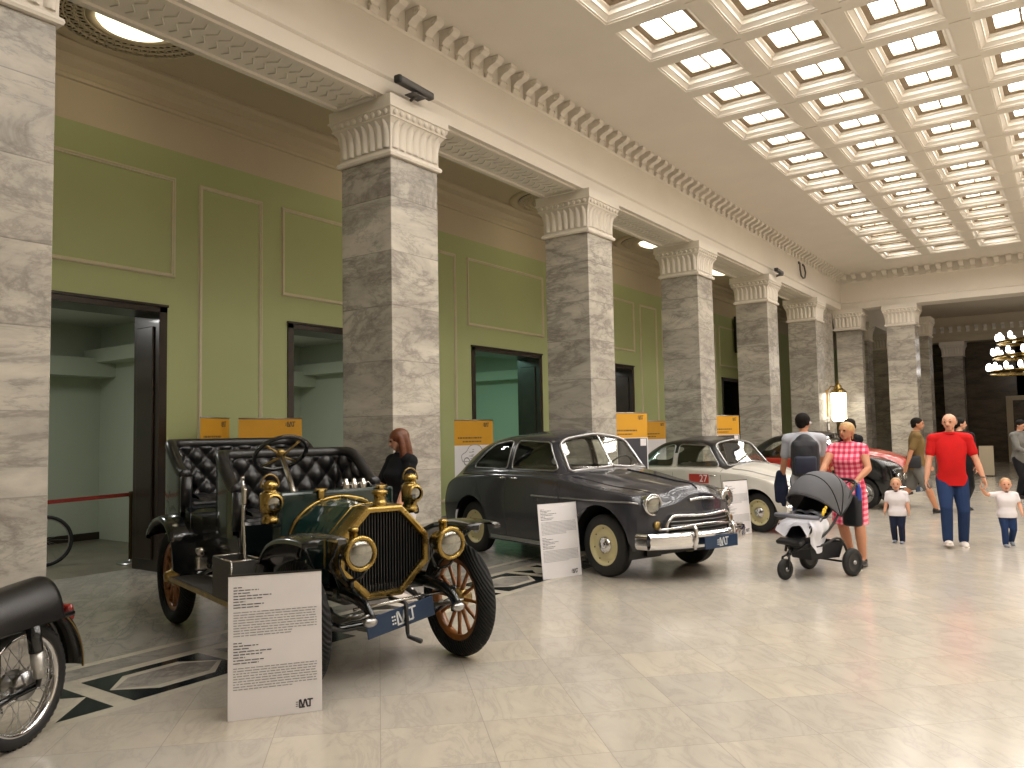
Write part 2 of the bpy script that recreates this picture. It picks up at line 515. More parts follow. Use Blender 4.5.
# ---------------------------------------------------------------- beams
def sweep(mb, prof, a, b_, m=0, flip=1):
    """extrude (offset, z) profile from point a to point b; offset runs to the left of a->b times flip"""
    a = Vector(a); b_ = Vector(b_)
    d = (b_ - a).normalized(); nrm = Vector((-d.y, d.x, 0)) * flip
    n = len(prof)
    vs = [a + nrm * o + Vector((0, 0, z)) for o, z in prof] + [b_ + nrm * o + Vector((0, 0, z)) for o, z in prof]
    mb.add(vs, [(i, i + 1, n + i + 1, n + i) for i in range(n - 1)], m, False)
    return mb
Y0, Y1 = -5.0, YF
b = MB()
b.box((-6.6, (Y0 + 42) / 2, (ZB + ZC) / 2), (.799, 42 - Y0, ZC - ZB))
face = [(0, ZB), (.0, ZB + .19), (-.014, ZB + .20), (-.03, ZB + .215), (-.03, ZB + .235), (-.012, ZB + .25), (-.012, ZB + .27), (.015, ZB + .285), (.02, 6.30), (-.01, 6.315), (-.025, 6.335), (0.02, 6.34), (.02, ZC)]
sweep(b, [(o + .001 - .03 * 0, z) for o, z in face], (-6.2, Y0, 0), (-6.2, Y1, 0), 0, 1)
sweep(b, [(0, ZB), (0, 5.72), (.03, 5.74), (.03, 5.78), (0, 5.8)], (-7.0, Y0, 0), (-7.0, 41, 0), 0, -1)
for k in range(-1, 7):                    # raised soffit panels with ornament
    ya, yb = 2.02 + PIT * (k - 1) + CW + .16, 2.02 + PIT * k - .16
    if ya < -4 or yb > 27: continue
    for x in (-6.30, -6.90): b.box((x, (ya + yb) / 2, ZB - .012), (.05, yb - ya, .035))
    for y in (ya, yb): b.box((-6.6, y, ZB - .012), (.65, .05, .035))
    for i in range(int((yb - ya) / .14)):
        for sx in (-1, 1):
            b.tube([(-6.6 + sx * .02, ya + .1 + i * .14, ZB - .004), (-6.6 + sx * .11, ya + .17 + i * .14, ZB - .006), (-6.6 + sx * .2, ya + .14 + i * .14, ZB + .002)], .009, 5)
trim2 = struct('trim_2', b, M['plaster'])
b = MB()
b.box((-.37, YF + .4, (ZB + ZC) / 2 + .001), (11.66, .799, ZC - ZB))
sweep(b, face, (-6.2, YF, 0), (XR, YF, 0), 0, 1)
trim3 = struct('trim_3', b, M['plaster'])

# scroll brackets under the ceiling
def bracket():
    m = MB()
    pr_ = [(0, 0), (.035, .005), (.06, .03), (.062, .06), (.05, .09), (.07, .12), (.12, .15), (.19, .17), (.235, .205), (.235, .262), (0, .262)]
    m.prism(pr_, -.062, .062, lambda a, c, h: (a, h, c))
    for sy in (-1, 1):
        m.tube([(.045 + .03 * cos(t) * (1 - t / 9), sy * .064, .05 + .036 * sin(t) * (1 - t / 9)) for t in [i * .5 for i in range(14)]], .008, 5)
        m.tube([(.17 + .05 * cos(t) * (1 - t / 9), sy * .064, .21 + .04 * sin(t) * (1 - t / 9)) for t in [i * .5 for i in range(14)]], .009, 5)
    return m
bk = bracket().build('modillion', M['plaster'], trim2, loc=(-6.21, 1.0, 6.335))
for i in range(1, 87):
    y = 1.0 + .303 * i
    if y > YF - .12: break
    c = bk.copy(); c.location = (-6.21, y, 6.335); link(c, trim2)
for i in range(22):
    c = bk.copy(); c.location = (-6.05 + .303 * i, YF - .005, 6.335); c.rotation_euler = (0, 0, -pi / 2); link(c, trim3)

# ---------------------------------------------------------------- coffered ceiling
PX, PY, OP = 1.212, 1.2165, .975
NX, NY = 7, 20
GX0 = -4.49; GY1 = 25.46
GX1 = GX0 + (NX - 1) * PX + OP; GY0 = GY1 - (NY - 1) * PY - OP
c = MB()
for (x0, x1, y0, y1) in ((CX, GX0, Y0, YF), (GX1, XR, Y0, YF), (GX0, GX1, GY1, YF), (GX0, GX1, Y0, GY0)):
    strip(c, x0, x1, y0, y1, 0, ZC)
for i in range(NX - 1): strip(c, GX0 + i * PX + OP, GX0 + (i + 1) * PX, GY0, GY1, 0, ZC)
for i in range(NX):
    xa = GX0 + i * PX
    for j in range(NY - 1):
        strip(c, xa, xa + OP, GY0 + j * PY + OP, GY0 + (j + 1) * PY, 0, ZC)
rings = [(0, 0), (0, .013), (.024, .017), (.024, .029), (.072, .062), (.087, .066), (.087, .112), (.125, .125), (.125, .150), (.185, .154), (.185, .19)]
for i in range(NX):
    for j in range(NY):
        xa, ya = GX0 + i * PX, GY0 + j * PY
        vs = []; fs = []
        for o, h in rings:
            ox = o; oy = o * 1.0
            vs += [(xa + ox, ya + oy, ZC + h), (xa + OP - ox, ya + oy, ZC + h), (xa + OP - ox, ya + OP - oy, ZC + h), (xa + ox, ya + OP - oy, ZC + h)]
        for q in range(len(rings) - 1):
            for e in range(4):
                fs.append((q * 4 + e, q * 4 + (e + 1) % 4, q * 4 + 4 + (e + 1) % 4, q * 4 + 4 + e))
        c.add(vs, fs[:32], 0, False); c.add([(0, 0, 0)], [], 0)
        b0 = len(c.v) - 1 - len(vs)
        for f_ in fs[32:]: c.f.append(tuple(i + b0 for i in f_)); c.m.append(1); c.sm.append(False)  # innermost rings take the browner tone: recess shade put into the colour
# joints between the ribs
for i in range(NX - 1):
    for j in range(NY):
        x = GX0 + i * PX + OP + .118; y = GY0 + j * PY + OP + .12
        c.box((x, y, ZC - .004), (.236, .008, .009)); 
c.box((( CX + XR) / 2, (Y0 + YF) / 2, ZC + .30), (XR - CX + 1, YF - Y0 + 1, .06))
struct('ceiling', c, [M['plaster'], M['frame_and_shade']], fix=False)

def skylight(x, y, first=[None]):
    if first[0] is None:
        t = empty('skylight', (x, y, ZC + .175), 0, 'glowing two-pane skylight in a square coffer of the ceiling', 'skylight', 'skylights of the coffered ceiling')
        f = MB()
        for yy in (-.275, .275): f.box((0, yy, 0), (.60, .028, .04))
        for xx in (-.30, .30): f.box((xx, 0, 0), (.028, .578, .04))
        f.box((0, 0, -.004), (.030, .55, .035))
        f.build('frame', M['frame_and_shade'], t)
        for s in (-1, 1):
            xa, xb = (.017, .287) if s > 0 else (-.287, -.017)
            MB().add([(xa, -.26, .008), (xb, -.26, .008), (xb, .26, .008), (xa, .26, .008)], [(0, 3, 2, 1)], 0, False).build('pane', M['skyglass'], t, fix=False)
        first[0] = t
        return t
    t = copy_tree(first[0]); t.location = (x, y, ZC + .175)
    return t
for i in range(NX):
    for j in range(NY):
        skylight(GX0 + i * PX + OP / 2, GY0 + j * PY + OP / 2)

# ---------------------------------------------------------------- aisle
ZA = 6.30
b = MB(); strip(b, -9.5, -6.98, Y0, 42.6, 0, ZA)
struct('ceiling_aisle', b, M['cream'])
corn = [(0, 5.90), (.03, 5.91), (.04, 5.95), (.02, 5.97), (.02, 6.05), (.08, 6.10), (.10, 6.14), (.10, 6.17), (.20, 6.21), (.24, 6.26), (.24, 6.3)]
b = MB(); sweep(b, corn, (-9.5, Y0, 0), (-9.5, 42, 0), 0, -1)
struct('trim_4', b, M['cream'])
# side wall with door openings
DW, DH, WT = 2.46, 3.37, .55
def wall_seg(mb, y0, y1, z0, z1, m): mb.box((-9.5 - WT / 2, (y0 + y1) / 2, (z0 + z1) / 2), (WT, y1 - y0, z1 - z0), m=m)
w = MB(); prev = Y0
for d in DOORY + [None]:
    y1 = (d - DW / 2) if d is not None else 42.6
    wall_seg(w, prev, y1, 0, 5.42, 0)
    if d is not None:
        wall_seg(w, d - DW / 2, d + DW / 2, DH, 5.42, 0); prev = d + DW / 2
wall_seg(w, Y0, 42.6, 5.42, 6.4, 1)
wl = struct('wall_left', w, [M['green'], M['cream']])
def frame_rect(y0, y1, z0, z1, name, parent):
    f = MB()
    pr_ = [(0, 0), (.012, .008), (.026, .012), (.03, .028), (.018, .04), (.018, .052), (.0, .06)]
    def side(a, b2, inn):
        # a->b2 along edge; profile offset towards inside
        n = len(pr_); vs = []
        for P, k in ((a, 1), (b2, -1)):
            for h, o in pr_:
                vs.append((-9.5 + h, P[0] + inn[0] * o + (b2[0] - a[0]) / max(1e-6, hypot(b2[0] - a[0], b2[1] - a[1])) * o * k, P[1] + inn[1] * o + (b2[1] - a[1]) / max(1e-6, hypot(b2[0] - a[0], b2[1] - a[1])) * o * k))
        f.add(vs, [(i, i + 1, n + i + 1, n + i) for i in range(n - 1)], 0, False)
    side((y0, z0), (y1, z0), (0, 1)); side((y1, z0), (y1, z1), (-1, 0)); side((y1, z1), (y0, z1), (0, -1)); side((y0, z1), (y0, z0), (1, 0))
    return f.build(name, M['green_frame'], parent)
for k, d in enumerate(DOORY):
    frame_rect(d - 1.34, d + 1.34, 3.73, 5.06, 'panel_moulding', wl)
    if k: frame_rect(d - 2.185 - .51, d - 2.185 + .51, .42, 5.06, 'panel_moulding', wl)
segs = []; prev = Y0
bb = MB()
for d in DOORY + [44.0]:
    bb.box((-9.485, (prev + d - DW / 2) / 2, .09), (.03, d - DW / 2 - prev, .18)); prev = d + DW / 2
struct('baseboard_left', bb, M['strip'])
# door linings
for k, d in enumerate(DOORY):
    f = MB(); T = .11
    for s in (-1, 1):
        yy = d + s * (DW / 2 - T / 2)
        f.box((-9.5 - WT / 2, yy, DH / 2), (WT + .04, T, DH - .002), bev=.006)
        f.box((-9.5 - WT / 2, yy - s * (T / 2 + .012), 1.62), (WT - .18, .03, 2.95), bev=.01)
    f.box((-9.5 - WT / 2, d, DH - T / 2), (WT + .04, DW, T), bev=.006)
    f.box((-9.49, d, DH - .02), (.06, DW + .02, .035), bev=.006)
    o = struct('door_%d' % (k + 1), f, M['wood'])
# rooms behind the doors
r = MB()
r.box((-13.75, 18.8, 2.0), (.2, 47.6, 4.0), m=0)
struct('wall_side_rooms', r, [M['room_green']])
r = MB(); r.box((-12.0, 18.8, 3.62), (3.9, 47.6, .06)); struct('ceiling_side_rooms', r, M['white_paint'])
r = MB(); r.box((-13.40, 18.8, 2.86), (.50, 47.6, .30)); r.box((-13.63, 18.8, .06), (.04, 47.6, .12), m=1)
struct('trim_5', r, [M['room_green'], M['wood']])
r = MB()
for d in (2.3, 6.75, 11.05, 15.4, 19.8, 24.2): r.box((-11.85, d + .35, 1.8), (3.6, .15, 3.6))
struct('wall_room_partitions', r, M['room_green'])
r = MB()
for d in (2.3, 6.75, 11.05, 15.4, 19.8, 24.2): r.box((-11.8, d + .12, 3.05), (3.5, .34, .22))
struct('trim_6', r, M['room_green'])

# outer walls of the hall and of the room beyond
struct('wall_right', MB().box((XR + .1, 18.8, 3.4), (.2, 47.6, 6.8)), M['plaster'])
struct('wall_back', MB().box((-4, -5.1, 3.4), (20, .2, 6.8)), M['plaster'])
struct('ceiling_end_room', MB().box((-1.2, 35.4, 6.63), (14.6, 14.6, .06)), M['cream'])
dk = marble_mat('brown_marble', (.16, .125, .085), (.085, .065, .045), (.03, .025, .02), .7, .25)
M['brown_marble'] = dk
e = MB()
e.box((-6.0, 42.3, 2.75), (8.5, .3, 5.5)); e.box((.0, 42.3, 4.15), (4.6, .3, 2.7)); e.box((4.0, 42.3, 2.75), (3.6, .3, 5.5))
struct('wall_far', e, dk)
e = MB()
e.box((-2.2, 41.6, (ZB + ZC) / 2), (15.4, .8, ZC - ZB))
e.box((-2.2, 41.17, 5.75), (15.4, .1, .06))
for x in (-2.62, 1.98): e.box((x, 42.1, 1.4), (.25, .2, 2.8))
e.box((-.32, 42.1, 2.85), (4.85, .2, .2))
trim7 = struct('trim_7', e, M['cream'])
for i in range(26):
    c = bk.copy(); c.location = (-7.4 + .34 * i, 41.2, 5.90); c.rotation_euler = (0, 0, -pi / 2); link(c, trim7)
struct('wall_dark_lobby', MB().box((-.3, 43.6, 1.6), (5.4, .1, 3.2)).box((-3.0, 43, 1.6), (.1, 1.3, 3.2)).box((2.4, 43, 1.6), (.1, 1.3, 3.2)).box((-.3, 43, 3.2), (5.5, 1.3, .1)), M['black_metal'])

# ---------------------------------------------------------------- ceiling roses with glass bowls
def rosette(x, y, label, first=[None]):
    if first[0] is not None:
        t = copy_tree(first[0]); t.location = (x, y, ZA); t['label'] = label; return t
    t = empty('ceiling_lamp', (x, y, ZA), 0, label, 'ceiling lamp', 'bowl lamps in the side aisle ceiling')
    r_ = MB()
    r_.lathe([(1.02, 0), (1.01, -.03), (.95, -.05), (.90, -.045), (.86, -.02), (.84, -.02)], n=64)
    r_.lathe([(.52, -.02), (.50, -.05), (.46, -.06), (.40, -.03)], n=64)
    r_.build('plaster_ring', M['cream'], t)
    g = MB()
    for i in range(44):
        a = 2 * pi * i / 44
        for q, rr in ((0, .565), (1, .665), (0, .775)):
            g.tube([(rr * cos(a + q * .071) + .038 * cos(v) , rr * sin(a + q * .071) + .038 * sin(v), -.045) for v in np.linspace(0, 2 * pi, 9)[:-1]], .010, 5, closed=True)
    for rr in (.52, .615, .72, .83): g.torus((0, 0, -.045), rr, .012, None, 64, 6)
    g.lathe([(.84, -.008), (.52, -.008)], n=48, m=1)
    g.build('openwork_band', [M['cream'], M['black_metal']], t)
    MB().lathe([(.41, -.03), (.38, -.07), (.30, -.11), (.17, -.14), (.0, -.15)], n=48).build('glass_bowl', M['lampglass'], t)
    first[0] = t
    return t
rl = ['lit bowl lamp with openwork ring above the nearest bay of the aisle', 'bowl lamp hidden above the column behind the red-haired woman', 'bowl lamp peeking out beside the capital behind the grey sedan',
      'lit bowl lamp above the aisle between third and fourth columns', 'lit bowl lamp just past the fourth capital', 'bowl lamp at the end of the aisle']
for k in range(6):
    rosette(-8.3, 4.62 + PIT * k, rl[k])

# fill lights added to brighten the side rooms, no visible fitting
for k, d in enumerate(DOORY):
    if k == 0 or k > 4: continue
    l = bpy.data.lights.new('room_fill_light', 'AREA'); l.shape = 'RECTANGLE'; l.size = 1.2; l.size_y = .2
    l.energy = 42; l.color = (1.0, .98, .94) if k != 3 else (.55, 1.0, .80)
    o = bpy.data.objects.new('room_fill_light', l); o.location = (-11.2, d - .2, 3.5); link(o)
# ================================================================ SALOON CARS
def pchip(xs, ys):
    xs = np.array(xs, float); ys = np.array(ys, float)      # ys: (n, ...) values
    h = np.diff(xs); hh = h.reshape((-1,) + (1,) * (ys.ndim - 1))
    d = np.diff(ys, axis=0) / hh
    m = np.zeros_like(ys)
    m[0], m[-1] = d[0], d[-1]
    for i in range(1, len(xs) - 1):
        a, b = d[i - 1], d[i]
        w1, w2 = 2 * h[i] + h[i - 1], h[i] + 2 * h[i - 1]
        with np.errstate(divide='ignore', invalid='ignore'):
            v = (w1 + w2) / (w1 / a + w2 / b)
        m[i] = np.where(a * b > 0, v, 0.0)
    def f(x):
        x = min(max(x, xs[0]), xs[-1])
        i = int(min(max(np.searchsorted(xs, x, side='right') - 1, 0), len(xs) - 2))
        t = (x - xs[i]) / h[i]
        return ((1 + 2 * t) * (1 - t) ** 2 * ys[i] + t * (1 - t) ** 2 * h[i] * m[i] + t * t * (3 - 2 * t) * ys[i + 1] + t * t * (t - 1) * h[i] * m[i + 1])
    return f

SK = [0, .09, .28, .44, .52, .66, .84, 1.0]

class Body:
    """half body surface S(u, s): u runs along the car, s from sill (0) to centre line (1)"""
    def __init__(self, rows, nose, tail, ws=None):
        self.x = [r[0] for r in rows]
        self.k = pchip(self.x, np.array([[list(p) for p in r[1]] for r in rows], float))
        self.nose, self.tail, self.ws = nose, tail, ws     # plan curvature of the ends
        self.cache = {}
    def bulge(self, u):
        (a, b), (c, d) = self.nose, self.tail
        f = 0.0
        if u > a: t = min(1, (u - a) / (self.x[-1] - a)); f += b * t * t
        if u < c: t = min(1, (c - u) / (c - self.x[0])); f -= d * t * t
        if self.ws:
            u0, u1, w = self.ws
            if u0 - .35 < u < u1 + .35:
                t = 1 - max(0, max(u0 - u, u - u1)) / .35
                f += w * t * t * (3 - 2 * t)
        return f
    def S(self, u, s):
        key = round(u, 5)
        g = self.cache.get(key)
        if g is None:
            K = self.k(u)
            g = (pchip(SK, K), self.bulge(u)); self.cache[key] = g
        y, z = g[0](s)
        return (u - g[1] * (y / .8) ** 2, y, z)
    def inv(self, x, z, s0=0.0, s1=.9):
        """side-view point -> (u, s)"""
        u = x
        for _ in range(6):
            a, b = s0, s1
            for _ in range(22):
                m = (a + b) / 2
                if self.S(u, m)[2] < z: a = m
                else: b = m
            s = (a + b) / 2
            u = x + self.bulge(u) * (self.S(u, s)[1] / .8) ** 2
        return (u, s)
    def side(self, poly, sub=.05, s0=0.0, s1=.9):
        out = []
        n = len(poly)
        for i in range(n):
            a, b = poly[i], poly[(i + 1) % n]
            k = max(1, int(hypot(b[0] - a[0], b[1] - a[1]) / sub))
            for j in range(k):
                t = j / k
                out.append(self.inv(a[0] + (b[0] - a[0]) * t, a[1] + (b[1] - a[1]) * t, s0, s1))
        return out
    def nrm(self, u, s):
        e = 1e-3
        a = Vector(self.S(u + e, s)) - Vector(self.S(u - e, s)); b = Vector(self.S(u, min(s + e, 1))) - Vector(self.S(u, max(s - e, 0)))
        n = a.cross(b)
        return n.normalized() if n.length > 1e-9 else Vector((0, 0, 1))
    def off(self, u, s, d=0.0, side=1):
        p = Vector(self.S(u, s)); n = self.nrm(u, s)
        if n.y < 0 and p.y > .2 and s < .6: n = -n
        if n.z < 0 and s >= .6: n = -n
        p = p + n * d
        return Vector((p.x, p.y * side, p.z))

def inside(p, poly):
    x, y = p; c = False
    n = len(poly)
    for i in range(n):
        (x1, y1), (x2, y2) = poly[i], poly[i - 1]
        if (y1 > y) != (y2 > y) and x < (x2 - x1) * (y - y1) / (y2 - y1) + x1: c = not c
    return c

def grow(poly, d):
    n = len(poly); P = [np.array(p) for p in poly]; out = []
    area = sum(P[i][0] * P[(i + 1) % n][1] - P[(i + 1) % n][0] * P[i][1] for i in range(n))
    sg = 1 if area > 0 else -1
    for i in range(n):
        t = P[(i + 1) % n] - P[i - 1]; L = np.hypot(*t)
        nn = np.array([t[1], -t[0]]) / max(L, 1e-9) * sg
        out.append(tuple(P[i] + nn * d))
    return out

def panel_mesh(B, regions, nu=110, ns=54):
    """cut the half surface along closed outlines (in u, s). Returns {region or 'body': (verts, tris)} for y >= 0"""
    us = np.linspace(B.x[0], B.x[-1], nu + 1); ss = np.linspace(0, 1, ns + 1)
    verts = []; edges = []
    for name, poly in regions:
        b = len(verts)
        verts += [Vector(p) for p in poly]
        edges += [(b + i, b + (i + 1) % len(poly)) for i in range(len(poly))]
    pts = np.array([tuple(v) for v in verts]) if verts else np.zeros((0, 2))
    su = (us[1] - us[0]); st = ss[1] - ss[0]
    for u in us:
        for s in ss:
            if len(pts):
                d = ((pts[:, 0] - u) / su) ** 2 + ((pts[:, 1] - s) / st) ** 2
                if d.min() < .10 and 0 < s < 1 and u not in (us[0], us[-1]): continue
            verts.append(Vector((u, s)))
    V, E, F, *_ = geometry.delaunay_2d_cdt([v * 1.0 for v in verts], edges, [], 0, 1e-6)
    boxes = [(name, poly, min(p[0] for p in poly), max(p[0] for p in poly), min(p[1] for p in poly), max(p[1] for p in poly)) for name, poly in regions]
    res = {}
    for f in F:
        cx = sum(V[i].x for i in f) / len(f); cy = sum(V[i].y for i in f) / len(f)
        reg = 'body'
        for name, poly, a, b, c, d in boxes:
            if a <= cx <= b and c <= cy <= d and inside((cx, cy), poly): reg = name; break
        res.setdefault(reg, []).append(tuple(f))
    return V, res

def half_mb(B, V, tris, side, d=0.0, mb=None):
    mb = mb or MB()
    idx = {}; vs = []
    for f in tris:
        for i in f:
            if i not in idx:
                idx[i] = len(vs)
                u, s = V[i].x, min(1, max(0, V[i].y))
                vs.append(B.off(u, s, d, side) if d else Vector((lambda p: (p[0], p[1] * side, p[2]))(B.S(u, s))))
    mb.add(vs, [tuple(idx[i] for i in f) for f in tris], 0, True)
    return mb

def end_cap(B, mb, u, shrink=((.0, 1.0), (.03, .93), (.045, .84)), sgn=1, n=16, ns=40):
    """close nose or tail: sections shrink a little, then a face spans from side to side"""
    bl = B.bulge(u)
    pts = [B.S(u, s) for s in np.linspace(0, 1, ns + 1)]
    zc = sum(p[2] for p in pts) / len(pts)
    prev = None
    for dx, k in shrink:
        cur = {}
        row = [(p[1] * k, zc + (p[2] - zc) * k, dx) for p in pts]
        for sd in (1, -1):
            r2 = [(u + sgn * d - bl * (y / .8) ** 2, y * sd, z) for y, z, d in row]
            if prev is not None:
                q = prev[sd]
                mb.add(q + r2, [(i, i + 1, ns + 2 + i, ns + 1 + i) for i in range(ns)], 0, True)
            cur[sd] = r2
        prev = dict(cur)
    row = [(p[1] * shrink[-1][1], zc + (p[2] - zc) * shrink[-1][1]) for p in pts]
    dx = shrink[-1][0]
    vs = []
    for y, z in row:
        for j in range(n + 1):
            yy = y * (2 * j / n - 1)
            vs.append((u + sgn * dx - bl * (yy / .8) ** 2, yy, z))
    mb.add(vs, [(i * (n + 1) + j, i * (n + 1) + j + 1, (i + 1) * (n + 1) + j + 1, (i + 1) * (n + 1) + j) for i in range(ns) for j in range(n)], 0, True)

def ring_tube(B, poly, side, r, d=.0, n=6, ell=None):
    return MB().tube([B.off(u, s, d, side) for u, s in poly], r, n, closed=True, ell=ell)

def car_wheel(parent, loc, R, w, rimR, rim_mat, cap_mat, side, capR=.10, steer=0, white=None):
    """tyre with pressed steel rim and hub cap; axis along y, outer side towards 'side'"""
    rot = rotm(-pi / 2 * side, 0, 0)
    h = w / 2
    t = MB()
    prof = [(rimR - .01, -h * .8), (rimR + .01, -h * .95), (R * .80, -h), (R * .93, -h * .93), (R * .985, -h * .7), (R, -h * .35), (R - .006, -h * .33), (R - .006, -h * .27), (R, -h * .25), (R, -h * .04), (R - .006, -h * .03), (R - .006, h * .03), (R, h * .04), (R, h * .25),
            (R - .006, h * .27), (R - .006, h * .33), (R, h * .35), (R * .985, h * .7), (R * .93, h * .93), (R * .80, h), (rimR + .01, h * .95), (rimR - .01, h * .8)]
    t.lathe(prof, n=48, R=rot)
    o = t.build('wheel', M['rubber'], parent, loc=loc, rot=(0, 0, steer))
    g = MB()
    g.lathe([(rimR + .012, h * .86), (rimR + .006, h * .93), (rimR - .012, h * .86), (rimR - .02, h * .55), (rimR - .045, h * .42), (capR + .05, h * .55), (capR + .02, h * .62), (capR - .02, h * .55), (0, h * .55)], n=48, R=rot)
    g.lathe([(0, -h * .3), (rimR - .01, -h * .5), (rimR - .01, -h * .8)], n=32, R=rot)
    for i in range(8):
        a = 2 * pi * i / 8 + .2
        g.ell(rot @ Vector(((rimR - .03) * cos(a), (rimR - .03) * sin(a), h * .45)), (.012, .012, .006), rot, 1, 8, 6)
    g.build('rim', [rim_mat, M['black_metal']], o)
    c = MB()
    c.lathe([(capR, h * .6), (capR * .98, h * .72), (capR * .8, h * .95), (capR * .5, h * 1.06), (capR * .42, h * 1.08), (capR * .38, h * 1.13), (0, h * 1.16)], n=32, R=rot)
    c.build('hubcap', cap_mat, o)
    return o

def headlamp(parent, loc, r, mat_rim, depth=.09, yaw=0, body=None):
    R = rotm(0, pi / 2, 0); R = rotm(0, 0, yaw) @ R
    b = MB().lathe([(r * .9, -depth * 1.4), (r * 1.04, -depth * .3), (r * 1.08, 0), (r * 1.06, .016), (r * .96, .024), (r * .92, .014)], R=R, n=36)
    o = b.build('headlamp', mat_rim, parent, loc=loc)
    MB().lathe([(r * .94, .012), (r * .8, .026), (r * .5, .038), (0, .045)], R=R, n=32).build('lens', M['lamp_lens'], o)
    return o

# logo of the museum as strokes in a unit-high box (width about 1.75)
LOGO = [[(0, 0), (0, .92), (.06, 1), (.14, .96), (.36, .22), (.44, .16), (.52, .24), (.66, .92), (.74, 1.0), (.82, .92), (1.0, .2)],
        [(0, 0), (.62, 0)], [(.86, .92), (1.06, .06), (1.36, .06), (1.42, .12), (1.42, 1.0)], [(1.16, 1.0), (1.72, 1.0)]]
def logo_mb(mb, o, ax, ay, h, th, m=0, nrm=None):
    """flat strokes; o: lower-left corner, ax/ay: unit axes"""
    o, ax, ay = Vector(o), Vector(ax), Vector(ay)
    n = ax.cross(ay).normalized() * .0012
    for st in LOGO:
        P = [np.array(p) for p in st]
        for a, b in zip(P, P[1:]):
            d = (b - a) / max(1e-6, np.hypot(*(b - a))); q = np.array([-d[1], d[0]]) * th / 2; e = d * th * .5
            c = [a - e + q, a - e - q, b + e - q, b + e + q]
            mb.add([o + ax * (x * h) + ay * (y * h) + n for x, y in c], [(0, 1, 2, 3)], m, False)
    for i in range(3):
        for k in range(2):
            x0 = -.52 + k * .2; y0 = .12 + i * .28
            mb.add([o + ax * (x * h) + ay * (y * h) + n for x, y in ((x0, y0), (x0 + .15, y0), (x0 + .15, y0 + .13), (x0, y0 + .13))], [(0, 1, 2, 3)], m, False)
    return mb

M['logo_white'] = pm('white_sign_lettering', (.72, .74, .76), .5, var=.02)
M['sign_blue'] = pm('dark_blue_sign', (.012, .035, .085), .45, var=.06)
def plate(parent, loc, w, h, yaw=0, roll=0, tilt=0):
    R = rotm(roll, tilt, yaw)
    f = MB().box((0, 0, 0), (.012, w, h), R, bev=.003).build('number_plate', M['sign_blue'], parent, loc=loc)
    ax, ay = R @ Vector((0, 1, 0)), R @ Vector((0, 0, 1))
    logo_mb(MB(), R @ Vector((.0065, -.06 * w - .0, -h * .30)) , ax, ay, h * .62, .15).build('logo', M['logo_white'], f)
    return f

